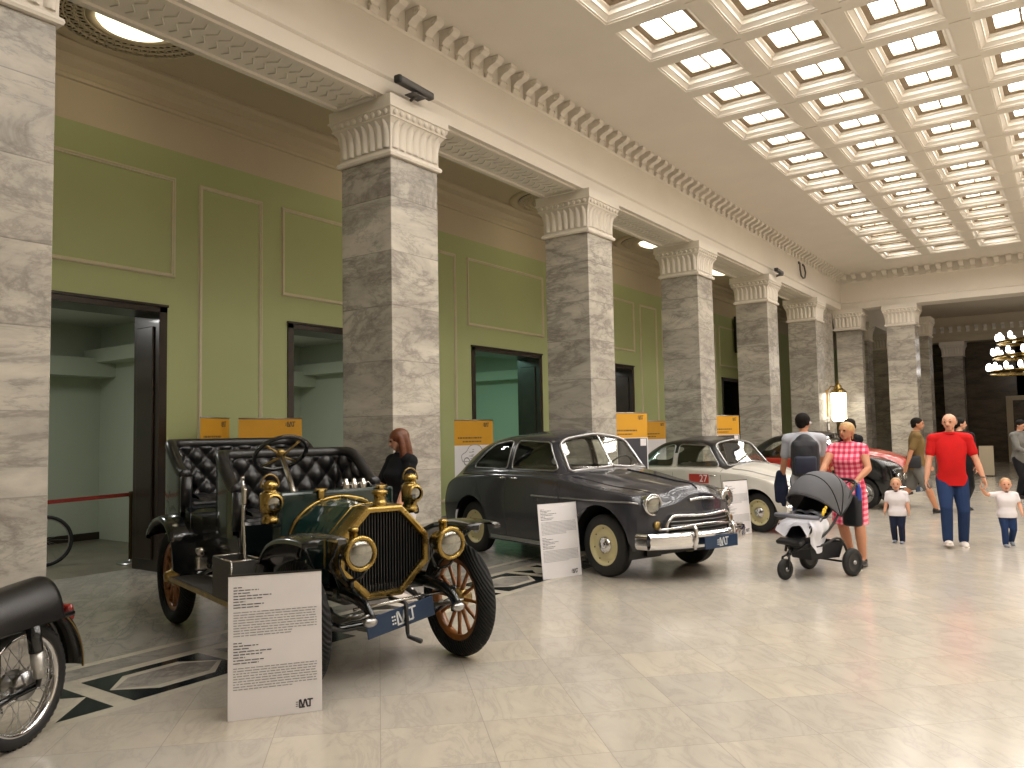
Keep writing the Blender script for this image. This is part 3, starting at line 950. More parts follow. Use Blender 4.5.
def sedan(name, rows, nose, tail, ws, paint, roof_paint, side_windows, wscr, arches, glass, label, loc, rz, group, wheelR, wheelW, rimR, rim_mat, cap_mat, track, interior=True, roof_s=None, frame_mat=None, backlight=None, lower=None, screen_tube=.016, capR=.1):
    t = empty(name, loc, rz, label, 'car', group)
    B = Body(rows, nose, tail, ws)
    regions = []
    for i, (poly, r) in enumerate(side_windows):
        regions.append(('win%d' % i, B.side(round_poly(poly, r), .06, .45, .9)))
    for i, (xc, zc, r, z0) in enumerate(arches):
        a0 = math.asin(max(-1, min(1, (z0 - zc) / r)))
        arc = [(xc + r * cos(a), zc + r * sin(a)) for a in np.linspace(pi - a0, a0, 22)]
        P = [B.inv(x, z, 0, .5) for x, z in arc]
        P = [(P[0][0], -.02)] + [(u, max(s, .0)) for u, s in P] + [(P[-1][0], -.02)]
        P = [(u, min(max(s, 0.0), 1)) for u, s in P]
        regions.append(('arch%d' % i, P))
    wpoly = round_poly(wscr, .03)
    regions.append(('screen', wpoly))
    if backlight: regions.append(('rear', round_poly(backlight, .04)))
    if roof_s:
        regions.append(('roof', roof_s))
    if lower: regions.append(('lower', lower[0]))
    V, res = panel_mesh(B, regions)
    body = MB(); roof = MB(); low = MB()
    for sd in (1, -1):
        half_mb(B, V, res['body'], sd, 0, body)
        if roof_s: half_mb(B, V, res['roof'], sd, 0, roof)
        if lower: half_mb(B, V, res['lower'], sd, 0, low)
    end_cap(B, low if lower else body, B.x[-1], sgn=1); end_cap(B, body, B.x[0], sgn=-1)
    bo = body.build('body', paint, t, dbl=1e-5)
    if lower: low.build('front_valance', lower[1], t, dbl=1e-5)
    if roof_s: roof.build('roof', roof_paint, t, dbl=1e-5)
    for i in range(len(side_windows)):
        for sd in (1, -1):
            w = half_mb(B, V, res['win%d' % i], sd, -.006).build('side_window', glass, t)
            ring_tube(B, dict(regions)['win%d' % i], sd, .010, .002).build('window_trim', frame_mat, w)
    sc = MB()
    for sd in (1, -1):
        q = half_mb(B, V, res['screen'], sd, -.004)
        A = np.array(q.v); c0 = A.mean(0); nv = np.linalg.svd(A - c0)[2][2]
        q.v = [tuple(p - nv * np.dot(p - c0, nv)) for p in A]
        sc.add(q.v, q.f)
    so = sc.build('windshield', glass, t, dbl=1e-5)
    outer = [(u, s) for u, s in wpoly if s < .999]
    fr = MB()
    P = [B.off(u, min(s, 1), .004, 1) for u, s in wpoly if s <= .9995]
    Q = [Vector((p.x, -p.y, p.z)) for p in P]
    # order: start and end on the centre line
    ctr = [i for i, (u, s) in enumerate(wpoly) if s > .9995]
    k0 = max(ctr) if max(ctr) - min(ctr) < len(wpoly) - 2 else min(i for i in ctr if i > len(wpoly) / 2) - 1
    ordr = [wpoly[(k0 + 1 + i) % len(wpoly)] for i in range(len(wpoly))]
    ordr = [(u, s) for u, s in ordr if s <= .9995]
    P = [B.off(u, s, .004, 1) for u, s in ordr]; Q = [Vector((p.x, -p.y, p.z)) for p in P]
    fr.tube(P + Q[::-1], screen_tube, 8, closed=True)
    fr.build('windshield_frame', frame_mat, so)
    if backlight:
        rb = MB()
        for sd in (1, -1): half_mb(B, V, res['rear'], sd, -.004, rb)
        rb.build('rear_window', glass, t, dbl=1e-5)
    # wheel housings, floor pan and cabin
    inn = MB()
    for xc, zc, r, z0 in arches:
        for sd in (1, -1):
            a = [(xc + (r + .01) * cos(q), zc + (r + .01) * sin(q)) for q in np.linspace(-.3, pi + .3, 20)]
            n = len(a)
            yo = track / 2 + wheelW * .62; yi = .30
            inn.add([(x, yo * sd, z) for x, z in a] + [(x, yi * sd, z) for x, z in a], [(i, i + 1, n + i + 1, n + i) for i in range(n - 1)], 0, True)
            inn.add([(x, yi * sd, z) for x, z in a], [tuple(range(n))], 0, False)
    L0, L1 = rows[0][0] + .35, rows[-1][0] - .25
    inn.box(((L0 + L1) / 2, 0, .30), (L1 - L0, 1.15, .08))
    inn.box(((L0 + L1) / 2, 0, .36), (L1 - L0 - 1.9 if False else 1.2, 1.3, .05))
    inn.build('underbody', M['black_metal'], t)
    for (xc, zc, r, z0) in arches:
        for sd in (1, -1):
            car_wheel(t, (xc, sd * track / 2, wheelR), wheelR, wheelW, rimR, rim_mat, cap_mat, sd, capR)
    return t, B

def seat_row(t, x, w, zb, mat, back=.55, name='seat'):
    s = MB()
    s.box((x + .22, 0, zb + .06), (.5, w, .16), bev=.05)
    s.box((x - .04, 0, zb + .12 + back / 2), (.15, w, back), rotm(0, -.18, 0), bev=.06)
    return s.build(name, mat, t)

def steering(t, x, y, z, r, tilt, mat):
    R = rotm(0, -tilt, 0)
    o = MB().torus((0, 0, 0), r, .012, R, 36, 8).tube([R @ Vector((0, -r, 0)), (0, 0, 0), R @ Vector((0, r, 0))], .008, 6).ell((0, 0, 0), .03).build('steering_wheel', mat, t, loc=(x, y, z))
    MB().tube([(0, 0, 0), R @ Vector((0, 0, -.6))], .02, 8).build('steering_column', mat, o)
    return o

# ---------------------------------------------------------------- dark grey fastback saloon
M['grey_paint'] = pm('dark_grey_car_paint', (.030, .031, .040), .24, var=.06, coat=.55, scale=2)
M['cream_rim'] = pm('cream_rim_paint', (.62, .55, .30), .35, var=.04)
M['car_glass'] = glass_mat('car_glass', (.86, .90, .87), .03)
lo_ = [(.80, .23), (.85, .42), (.86, .74)]
rows = [
 (-2.50, [(.55, .44), (.60, .52), (.62, .64), (.56, .74), (.50, .78), (.40, .82), (.25, .85), (0, .86)]),
 (-2.40, [(.68, .37), (.72, .46), (.74, .64), (.68, .82), (.60, .88), (.48, .945), (.30, .985), (0, 1.0)]),
 (-2.10, [(.76, .31), (.80, .43), (.82, .68), (.765, .95), (.665, 1.0), (.53, 1.09), (.36, 1.17), (0, 1.19)]),
 (-1.70, [(.80, .27), (.84, .43), (.85, .72), (.80, 1.03), (.71, 1.08), (.62, 1.22), (.45, 1.36), (0, 1.40)]),
 (-1.20, lo_ + [(.82, 1.06), (.755, 1.12), (.69, 1.30), (.53, 1.52), (0, 1.585)]),
 (-.70, lo_ + [(.825, 1.08), (.775, 1.15), (.72, 1.33), (.57, 1.585), (0, 1.665)]),
 (-.20, lo_ + [(.825, 1.09), (.775, 1.155), (.725, 1.34), (.575, 1.595), (0, 1.685)]),
 (.20, lo_ + [(.825, 1.09), (.775, 1.155), (.72, 1.33), (.575, 1.565), (0, 1.665)]),
 (.34, lo_ + [(.825, 1.085), (.77, 1.145), (.715, 1.32), (.565, 1.535), (0, 1.63)]),
 (.72, lo_ + [(.825, 1.07), (.765, 1.10), (.67, 1.135), (.54, 1.17), (0, 1.20)]),
 (.95, lo_ + [(.82, 1.04), (.75, 1.06), (.60, 1.10), (.44, 1.145), (0, 1.17)]),
 (1.35, [(.80, .25), (.85, .43), (.86, .72), (.815, .99), (.73, .995), (.53, 1.035), (.35, 1.09), (0, 1.12)]),
 (1.75, [(.78, .29), (.83, .43), (.84, .68), (.775, .955), (.67, .965), (.43, .985), (.26, 1.035), (0, 1.06)]),
 (1.98, [(.74, .34), (.80, .45), (.81, .66), (.745, .90), (.63, .915), (.40, .94), (.22, 1.01), (0, 1.035)]),
 (2.07, [(.69, .38), (.76, .48), (.77, .64), (.70, .80), (.60, .82), (.38, .87), (.2, .95), (0, .975)]),
]
sw = [([(-.43, 1.175), (.44, 1.175), (.47, 1.20), (.24, 1.50), (.18, 1.525), (-.38, 1.545), (-.43, 1.52)], .05),
      ([(-.53, 1.175), (-.53, 1.525), (-.60, 1.545), (-.98, 1.50), (-1.22, 1.36), (-1.40, 1.21), (-1.38, 1.175)], .07)]
wscr = [(.355, 1.0), (.355, .895), (.40, .835), (.66, .74), (.70, .77), (.70, 1.0)]
war, WB = sedan('vintage_sedan', rows, (1.2, .22), (-1.5, .3), (.25, .75, .10), M['grey_paint'], None, sw, wscr,
                [(1.33, .37, .445, .2), (-1.33, .37, .425, .2)], M['car_glass'],
                'dark grey fastback vintage sedan with chrome grille and cream wheel rims', (-5.52, 9.22, 0), radians(-18.5), 'parked vintage cars', .355, .165, .225, M['cream_rim'], M['chrome'], 1.40,
                frame_mat=M['steel'], screen_tube=.02)
def war_details(t, B):
    ch = M['chrome']
    # split screen bar
    MB().tube([B.off(u, 1.0, .012) for u in np.linspace(.36, .70, 8)], .013, 6).build('windshield_divider', ch, t)
    for sd in (1, -1):
        MB().tube([B.off(.74, .93, .02, sd), B.off(.70, .90, .03, sd), B.off(.66, .80, .03, sd)], .006, 5).build('wiper', ch, t)
    seat_row(t, -.35, 1.15, .45, M['dark_cloth'], .62); seat_row(t, -1.25, 1.15, .45, M['dark_cloth'], .6)
    steering(t, .42, .36, 1.16, .20, 1.0, M['black_metal'])
    MB().box((.62, 0, 1.06), (.16, 1.2, .14), bev=.03).build('dashboard', M['grey_paint'], t)
    # headlamps
    for sd in (1, -1):
        headlamp(t, (1.965, sd * .615, .838), .112, ch, .10, sd * .14)
        MB().lathe([(.045, -.02), (.047, 0), (.04, .012), (0, .018)], R=rotm(0, pi / 2, 0)).build('parking_lamp', M['brass_old'], t, loc=(2.015, sd * .60, .615))
    # nose handle bar and rib
    MB().tube([(2.125, y, .885 - .10 * (y / .3) ** 2 * .3) for y in np.linspace(-.20, .20, 12)], .018, 8, ell=(1, .8)).build('bonnet_handle', ch, t)
    MB().tube([B.off(u, 1.0, .006) for u in np.linspace(.95, 2.05, 20)], .008, 5).build('bonnet_rib', M['grey_paint'], t)
    # grille
    def gx(y): return 2.135 - .22 * (y / .8) ** 2
    g = MB().grid(lambda a, b: (gx(-.46 + .92 * a) + .004, -.46 + .92 * a, .45 + .24 * b), 18, 4)
    go = g.build('grille', M['black_metal'], t)
    for z in (.49, .53, .57, .61, .65):
        MB().tube([(gx(y) + .015, y, z) for y in np.linspace(-.46, .46, 16)], .006, 5).build('grille_bar', M['steel'], go)
    P = [(-.50, .43), (-.52, .60), (-.47, .69), (-.38, .715), (0, .70), (.38, .715), (.47, .69), (.52, .60), (.50, .43)]
    MB().tube([(gx(y) + .03, y, z) for y, z in smooth_path(P, 6)], .018, 8).build('grille_surround', ch, t)
    MB().tube([(gx(y) + .04, y, .592 + .018 * cos(y * 5)) for y in np.linspace(-.62, .62, 24)], .015, 8).build('grille_crossbar', ch, t)
    MB().tube([(gx(y) + .03, y, .47 + .01 * cos(y * 5)) for y in np.linspace(-.45, .45, 20)], .012, 8).build('grille_crossbar', ch, t)
    # bumper
    def bx(y): return 2.27 - .26 * (abs(y) / .84) ** 2.2
    b = MB()
    pf = [(.0, -.085), (.03, -.07), (.045, -.03), (.035, 0), (.045, .03), (.03, .07), (0, .085)]
    ys = list(np.linspace(-.79, .79, 30))
    vs = [(bx(y) + o, y, .455 + z) for y in ys for o, z in pf]
    n = len(pf)
    b.add(vs, [(i * n + j, i * n + j + 1, (i + 1) * n + j + 1, (i + 1) * n + j) for i in range(len(ys) - 1) for j in range(n - 1)])
    for sd in (1, -1):
        e = [(bx(.79) - .13 * k, sd * (.79 + .03 * k)) for k in (0, .5, 1)]
        vs = [(x + o * .4 * (1 - q * .5), y + sd * o * .7, .455 + z) for q, (x, y) in enumerate(e) for o, z in pf]
        b.add(vs, [(i * n + j, i * n + j + 1, (i + 1) * n + j + 1, (i + 1) * n + j) for i in range(2) for j in range(n - 1)])
    b.build('bumper', ch, t)
    for sd in (1, -1):
        MB().tube([(bx(.3) + .03, sd * .31, .36), (bx(.3) + .055, sd * .31, .46), (bx(.3) + .05, sd * .31, .58), (bx(.3) + .02, sd * .31, .62)], [.02, .028, .026, .012], 8).build('bumper_guard', ch, t)
    plate(t, (2.36, .02, .425), .54, .13)
    # side trim, sills, handles, door seams
    for sd in (1, -1):
        for x0, x1 in ((.10, .62), (.66, 1.86)):
            MB().tube([B.off(*B.inv(x, .862, 0, .5), .006, sd) for x in np.linspace(x0, x1, 16)], .010, 6).build('side_trim', M['steel'], t)
        MB().tube([B.off(*B.inv(x, 1.085, 0, .6), .008, sd) for x in np.linspace(-1.75, -.55, 14)], .006, 5).build('belt_moulding', M['grey_paint'], t)
        for x in (-.28, -.55):
            p = B.off(*B.inv(x, 1.06, 0, .6), .03, sd)
            MB().tube([p + Vector((-.07, 0, 0)), p + Vector((.05, 0, 0))], [.009, .013], 8).tube([p + Vector((.045, 0, 0)), p + Vector((.045, -sd * .04, 0))], .011, 6).build('door_handle', ch, t)
        for poly in ([(.62, .32), (.66, .70), (.62, 1.10)], [(-.48, .30), (-.48, 1.16)], [(-.88, .46), (-1.02, .72), (-1.18, .95), (-1.30, 1.12)]):
            MB().tube([B.off(*B.inv(x, z, 0, .6), .0, sd) for x, z in smooth_path(poly, 6)], .0035, 4).build('door_seam', M['black_metal'], t)
        MB().box((-.0, sd * .80, .275), (1.75, .05, .05), bev=.012).build('sill', M['steel'], t)
        MB().tube([B.off(u, .60, .002, sd) for u in np.linspace(.80, 1.98, 18)], .004, 4).build('bonnet_seam', M['black_metal'], t)
war_details(war, WB)
# ---------------------------------------------------------------- white two-door car with black roof
def text_mesh(txt, size, name, mat, parent, loc, R, extrude=.001, align='CENTER'):
    cu = bpy.data.curves.new('t', 'FONT'); cu.body = txt; cu.size = size; cu.align_x = align; cu.align_y = 'CENTER'; cu.extrude = extrude
    tmp = bpy.data.objects.new('t', cu); COL.objects.link(tmp)
    me = bpy.data.meshes.new_from_object(tmp.evaluated_get(bpy.context.evaluated_depsgraph_get()))
    bpy.data.objects.remove(tmp); bpy.data.curves.remove(cu)
    me.name = name; me.materials.clear(); me.materials.append(mat)
    o = bpy.data.objects.new(name, me); o.location = loc; o.rotation_euler = R
    return link(o, parent)

M['white_car'] = pm('ivory_car_paint', (.60, .575, .52), .22, var=.02, coat=.5)
M['roof_black'] = pm('black_roof_paint', (.012, .011, .012), .3, var=.1, coat=.4)
M['red_car'] = pm('red_car_paint', (.36, .030, .016), .22, var=.05, coat=.6)
M['red_sign'] = pm('red_number_plate', (.42, .035, .02), .5)
lo_ = [(.70, .22), (.755, .38), (.775, .62)]
rows_s = [
 (-2.00, [(.50, .42), (.55, .48), (.58, .56), (.54, .63), (.50, .66), (.40, .69), (.25, .71), (0, .72)]),
 (-1.92, [(.60, .32), (.66, .42), (.68, .58), (.64, .72), (.58, .77), (.46, .82), (.30, .85), (0, .86)]),
 (-1.60, [(.67, .25), (.72, .38), (.745, .62), (.72, .86), (.64, .92), (.54, 1.00), (.38, 1.08), (0, 1.11)]),
 (-1.25, lo_ + [(.755, .93), (.70, .99), (.635, 1.12), (.47, 1.29), (0, 1.34)]),
 (-.85, lo_ + [(.76, .95), (.71, 1.01), (.66, 1.18), (.51, 1.43), (0, 1.50)]),
 (-.40, lo_ + [(.76, .955), (.71, 1.015), (.665, 1.19), (.53, 1.455), (0, 1.545)]),
 (.0, lo_ + [(.76, .955), (.71, 1.01), (.66, 1.18), (.525, 1.435), (0, 1.53)]),
 (.20, lo_ + [(.76, .95), (.71, 1.0), (.65, 1.17), (.51, 1.40), (0, 1.485)]),
 (.60, lo_ + [(.755, .935), (.695, .965), (.60, 1.01), (.46, 1.06), (0, 1.095)]),
 (.85, lo_ + [(.75, .92), (.68, .935), (.54, .98), (.40, 1.035), (0, 1.07)]),
 (1.15, [(.70, .23), (.755, .38), (.775, .62), (.745, .88), (.66, .885), (.46, .91), (.32, .965), (0, 1.0)]),
 (1.50, [(.68, .27), (.735, .40), (.755, .58), (.71, .81), (.61, .82), (.40, .83), (.25, .88), (0, .905)]),
 (1.68, [(.64, .31), (.70, .42), (.71, .56), (.66, .73), (.56, .745), (.36, .755), (.2, .79), (0, .81)]),
 (1.76, [(.58, .36), (.64, .45), (.65, .54), (.60, .64), (.50, .655), (.34, .68), (.2, .71), (0, .72)]),
]
sw_s = [([(-.49, 1.02), (.36, 1.02), (.38, 1.05), (.13, 1.36), (.07, 1.38), (-.44, 1.40), (-.49, 1.375)], .05),
        ([(-.58, 1.02), (-.58, 1.375), (-.64, 1.395), (-.88, 1.35), (-1.07, 1.22), (-1.19, 1.05), (-1.17, 1.02)], .08)]
ws_s = [(.22, 1.0), (.22, .89), (.265, .83), (.55, .73), (.59, .76), (.59, 1.0)]
roof_s = [(-1.98, 1.0), (-1.98, .64), (-1.35, .60), (-1.24, .56), (-.6, .70), (.05, .70), (.42, .60), (.60, .56), (.63, .70), (.63, 1.0)]
arch_s = [(1.15, .33, .365, .18), (-1.15, .33, .355, .18)]
syr, SB = sedan('vintage_coupe', rows_s, (1.0, .2), (-1.2, .25), (.12, .62, .09), M['white_car'], M['roof_black'], sw_s, ws_s, arch_s, M['car_glass'],
                'white vintage two-door car with black roof and red race number on its door', (-5.19, 13.73, 0), radians(-17), 'parked vintage cars', .315, .145, .20, M['cream_rim'], M['chrome'], 1.22,
                roof_s=roof_s, frame_mat=M['steel'], screen_tube=.014, backlight=[(-1.62, 1.0), (-1.60, .86), (-1.30, .84), (-1.22, .90), (-1.22, 1.0)], capR=.09)
def coupe_details(t, B, grille=True):
    ch = M['chrome']
    seat_row(t, -.45, 1.1, .38, M['dark_cloth'], .58); seat_row(t, -1.15, 1.1, .38, M['dark_cloth'], .5)
    steering(t, .32, .33, .98, .19, 1.0, M['black_metal'])
    for sd in (1, -1):
        MB().tube([B.off(.64, .93, .02, sd), B.off(.60, .88, .025, sd), B.off(.54, .80, .025, sd)], .006, 5).build('wiper', M['black_metal'], t)
        for poly in ([(.50, .26), (.53, .60), (.48, .99)], [(-.535, .26), (-.535, 1.0)]):
            MB().tube([B.off(*B.inv(x, z, 0, .6), .0, sd) for x, z in smooth_path(poly, 6)], .0035, 4).build('door_seam', M['black_metal'], t)
        p = B.off(*B.inv(.36, .88, 0, .5), .03, sd)
        MB().tube([p + Vector((-.06, 0, 0)), p + Vector((.05, 0, 0))], .010, 8).tube([p + Vector((.045, 0, 0)), p + Vector((.045, -sd * .04, 0))], .011, 6).build('door_handle', ch, t)
        MB().tube([B.off(u, .64, .004, sd) for u in np.linspace(.66, 1.70, 16)], .005, 4).build('bonnet_seam', M['black_metal'] if not grille else M['steel'], t)
coupe_details(syr, SB)
for sd in (1, -1):
    headlamp(syr, (1.66, sd * .53, .66), .09, M['chrome'], .09, sd * .1)
def bumper(t, x0, hw, z, k=.2):
    pf = [(.0, -.06), (.025, -.05), (.035, 0), (.025, .05), (0, .06)]; n = len(pf); ys = list(np.linspace(-hw, hw, 24))
    vs = [(x0 - k * (abs(y) / hw) ** 2.2 + o, y, z + q) for y in ys for o, q in pf]
    return MB().add(vs, [(i * n + j, i * n + j + 1, (i + 1) * n + j + 1, (i + 1) * n + j) for i in range(len(ys) - 1) for j in range(n - 1)]).build('bumper', M['chrome'], t)
bumper(syr, 1.87, .72, .40)
g = MB().grid(lambda a, b: (1.815 - .2 * ((-.3 + .6 * a) / .8) ** 2, -.3 + .6 * a, .48 + .12 * b), 10, 3).build('grille', M['black_metal'], syr)
for z in (.50, .54, .58): MB().tube([(1.825 - .2 * (y / .8) ** 2, y, z) for y in np.linspace(-.3, .3, 10)], .008, 5).build('grille_bar', M['chrome'], g)
# race number on the door
for sd in (-1,):
    u, s = SB.inv(.05, .825, 0, .5)
    p = SB.off(u, s, .006, sd)
    o = MB().box((0, 0, 0), (.42, .004, .15), bev=.0015).build('race_number', M['red_sign'], syr, loc=p)
    text_mesh('27', .17, 'digits', M['paper'], o, (.10, -.004, 0), (pi / 2, 0, 0), .0008)

# ---------------------------------------------------------------- red car with black roof and black nose
_sm = lambda v: min(1, max(0, v)) ** 2 * (3 - 2 * min(1, max(0, v)))
rows_r = [(x * 1.02, [(y * 1.03, z * 1.03 + .15 * _sm((x - .3) / .8) * min(1, max(0, (z - .5) / .3))) for y, z in r]) for x, r in rows_s]
red, RB = sedan('vintage_coupe', rows_r, (1.0, .12), (-1.2, .2), (.12, .62, .06), M['red_car'], M['roof_black'], sw_s, ws_s, arch_s, M['car_glass'],
                'red vintage car with black roof and black front, partly hidden behind woman in pink', (-4.62, 18.32, 0), radians(-14), 'parked vintage cars', .315, .15, .20, M['steel'], M['chrome'], 1.26,
                lower=([(.62, -.02), (.60, .36), (1.1, .46), (1.5, .60), (1.81, .72), (1.81, -.02)], M['black_paint']), roof_s=roof_s, frame_mat=M['black_metal'], screen_tube=.014, backlight=[(-1.62, 1.0), (-1.60, .86), (-1.30, .84), (-1.22, .90), (-1.22, 1.0)])
coupe_details(red, RB, False)
n_ = MB().grid(lambda a, b: (1.855 - .12 * ((-.64 + 1.28 * a) / .8) ** 2, -.64 + 1.28 * a, .36 + .45 * b), 16, 4)
n_ = n_.build('nose_panel', M['black_paint'], red)
for sd in (1, -1):
    for yy, rr in ((.52, .075), (.33, .068)):
        headlamp(red, (1.845 - .06 * (yy / .6), sd * yy, .66), rr, M['chrome'], .05)
for z in np.linspace(.56, .74, 6):
    MB().tube([(1.862, y, z) for y in (-.22, .22)], .006, 5).build('grille_bar', M['steel'], n_)
bumper(red, 1.93, .76, .415, .14)
plate(red, (1.98, 0, .40), .46, .11)
# ================================================================ OPEN BRASS-ERA TOURING CAR
M['dark_green'] = pm('dark_green_coach_paint', (.004, .022, .020), .16, var=.15, coat=.7)
M['coach_black'] = pm('black_coach_paint', (.005, .007, .008), .2, var=.2, coat=.5)
M['orange_wood'] = pm('orange_varnished_wood', (.27, .10, .022), .35, var=.25, scale=12, coat=.3)
M['board_mat'] = pm('grey_tread_mat', (.05, .047, .042), .6, var=.2)
M['nickel'] = pm('nickel_plate', (.50, .48, .44), .2, 1.0, .1)
M['core'] = pm('black_radiator_core', (.006, .006, .006), .5, var=.3)
N = NT('treaded_rubber')
_c = N.co('Object'); _w = N.n('TexWave', {'bands_direction': 'DIAGONAL'}, Vector=_c, Scale=18.0, Distortion=1.5, Detail=1.0)
N.bsdf(Base_Color=N.ramp(N.noise(_c, 12.0), [(.3, (.006, .006, .006)), (.7, (.010, .0095, .0095))]), Roughness=.75, Specular_IOR_Level=.3, Normal=N.bump(_w.outputs[1], .7, .01))
M['tread'] = N.mat

ANT = empty('touring_car', (-5.25, 4.45, 0), radians(-16.0), 'open antique touring car with brass octagonal radiator and black tufted seats', 'car', 'parked vintage cars')
t = ANT
# chassis
ch = MB()
for s in (-1, 1):
    ch.tube(smooth_path([(-1.75, s * .40, .60), (-1.2, s * .40, .62), (0, s * .38, .56), (.9, s * .33, .56), (1.3, s * .33, .58), (1.55, s * .33, .55), (1.66, s * .33, .47)], 6), .045, 6, ell=(1, .55))
for x in (-1.6, -.6, .4, 1.2): ch.box((x, 0, .57), (.06, .72, .06))
ch.box((.2, 0, .50), (1.6, .40, .14), bev=.03)
ch.build('chassis_frame', M['coach_black'], t)
for s in (-1, 1):
    sp = MB()
    for q in range(4):
        w = .40 - q * .08
        sp.tube([(1.265 + w * k, s * .36, .47 - .012 * q - .075 * (1 - k * k) + .03) for k in np.linspace(-1, 1, 9)], .022, 6, ell=(.35, 1), up=(0, 0, 1))
    sp.ell((1.66, s * .34, .455), (.03, .05, .03)); sp.build('front_spring', M['steel'], t); sp = MB()
    for q in range(4):
        w = .45 - q * .09
        sp.tube([(-1.265 + w * k, s * .46, .50 - .012 * q - .075 * (1 - k * k) + .03) for k in np.linspace(-1, 1, 9)], .022, 6, ell=(.35, 1), up=(0, 0, 1))
    sp.build('rear_spring', M['steel'], t)
ax = MB().tube([(1.265, -.62, .43), (1.265, -.50, .40), (1.265, -.35, .345), (1.265, .35, .345), (1.265, .50, .40), (1.265, .62, .43)], .026, 8).tube([(1.16, -.56, .36), (1.16, .56, .36)], .013, 6)
for s in (-1, 1): ax.tube([(1.265, s * .57, .33), (1.265, s * .57, .52)], .024, 8).tube([(1.265, s * .57, .40), (1.16, s * .56, .36)], .014, 6)
ax.build('front_axle', M['coach_black'], t)
MB().tube([(-1.32, -.62, .42), (-1.32, .62, .42)], .035, 10).ell((-1.32, 0, .42), (.15, .12, .15)).build('rear_axle', M['coach_black'], t)

def spoked_wheel(x, y, sd, steer=0):
    R0, rt = .356, .062
    rot = rotm(pi / 2 * -sd, 0, 0)
    o = MB().lathe([(R0 + rt * cos(a), rt * 1.12 * sin(a)) for a in np.linspace(-pi, pi, 19)], R=rot, n=56).build('wheel', M['tread'], t, loc=(x, y, .418), rot=(0, 0, steer))
    f = MB().lathe([(.312, -.034), (.268, -.030), (.262, 0), (.268, .030), (.312, .034), (.312, -.034)], R=rot, n=48)
    f.build('felloe', M['orange_wood'], o)
    for i in range(12):
        a = 2 * pi * i / 12
        MB().tube([rot @ Vector((r * cos(a), r * sin(a), .010)) for r in (.05, .10, .20, .268)], [.021, .019, .015, .018], 8, ell=(.8, 1)).build('spoke', M['orange_wood'], o)
    h = MB().lathe([(.0, -.06), (.055, -.05), (.085, -.03), (.085, .03), (.065, .04), (.05, .075), (.04, .10), (.0, .105)], R=rot, n=24)
    h.build('hub', M['brass_old'], o)
    return o
for x, y, sd in ((1.265, .61, 1), (1.265, -.66, -1), (-1.32, .66, 1), (-1.32, -.68, -1)): spoked_wheel(x, y, sd)

# fenders: crowned sheet along a side-view path
def fender(path, s, yi, yo, name, lip=.03, n=8):
    P = smooth_path([(x, z) for x, z in path], n)
    m = MB(); K = len(P)
    prof = [(0, -lip), (0, 0), (.12, .012), (.35, .022), (.65, .022), (.88, .010), (1, -.008), (1.0, -lip)]
    vs = []; q = len(prof)
    for i, (x, z) in enumerate(P):
        a = np.array(P[max(i - 1, 0)]); b = np.array(P[min(i + 1, K - 1)]); d = (b - a) / np.hypot(*(b - a)); nn = np.array([-d[1], d[0]])
        if nn[1] < 0 and abs(nn[1]) > .5: nn = -nn
        e = min(1, i / 5 + .45, (K - 1 - i) / 4 + .7)
        for u, h in prof:
            yy = yi + (yo - yi) * (.5 + (u - .5) * e)
            vs.append((x + nn[0] * h, s * yy, z + nn[1] * h))
    m.add(vs, [(i * q + j, i * q + j + 1, (i + 1) * q + j + 1, (i + 1) * q + j) for i in range(K - 1) for j in range(q - 1)])
    return m.build(name, M['black_paint'], t)
for s in (-1, 1):
    f = fender([(1.63, .985), (1.50, .995), (1.30, .99), (1.08, .955), (.92, .87), (.82, .72), (.74, .56), (.62, .485)], s, .46, .77, 'front_fender')
    MB().tube([(1.60, s * .52, .98), (1.35, s * .47, .80), (1.28, s * .36, .62)], .010, 6).build('fender_stay', M['coach_black'], f)
    MB().tube([(.98, s * .50, .90), (.95, s * .36, .66)], .010, 6).build('fender_stay', M['coach_black'], f)
    fender([(-.80, .50), (-.83, .66), (-.91, .83), (-1.09, .935), (-1.32, .955), (-1.54, .88), (-1.68, .75)], s, .54, .86, 'rear_fender')
    b = MB().box((-.10, s * .73, .475), (1.50, .27, .03), bev=.008)
    b = b.build('running_board', M['board_mat'], t)
    e = MB().box((-.10, s * .868, .475), (1.50, .012, .036)).box((.648, s * .73, .475), (.012, .27, .036))
    e.build('board_edging', M['brass_old'], b)
    MB().box((-.05, s * .50, .55), (1.45, .025, .16)).build('splash_apron', M['coach_black'], t)
# open tool box on the near running board
tb = MB()
x0, x1, y0, y1, z0, z1 = .24, .62, -.86, -.66, .49, .775
for c, d in (((x0, (y0 + y1) / 2, (z0 + z1) / 2), (.016, y1 - y0, z1 - z0)), ((x1, (y0 + y1) / 2, (z0 + z1) / 2), (.016, y1 - y0, z1 - z0)), (((x0 + x1) / 2, y0, (z0 + z1) / 2), (x1 - x0, .016, z1 - z0)), (((x0 + x1) / 2, y1, (z0 + z1) / 2), (x1 - x0, .016, z1 - z0)), (((x0 + x1) / 2, (y0 + y1) / 2, z0 + .01), (x1 - x0, y1 - y0, .02))):
    tb.box(c, d)
tb = tb.build('battery_box', M['board_mat'], t)
ed = MB()
for a, b in (((x0, y0), (x1, y0)), ((x1, y0), (x1, y1)), ((x1, y1), (x0, y1)), ((x0, y1), (x0, y0))):
    ed.tube([(*a, z1), (*b, z1)], .009, 4)
for a in ((x0, y0), (x1, y0), (x0, y1)): ed.tube([(*a, z0), (*a, z1)], .008, 4)
ed.build('box_edging', M['nickel'], tb)

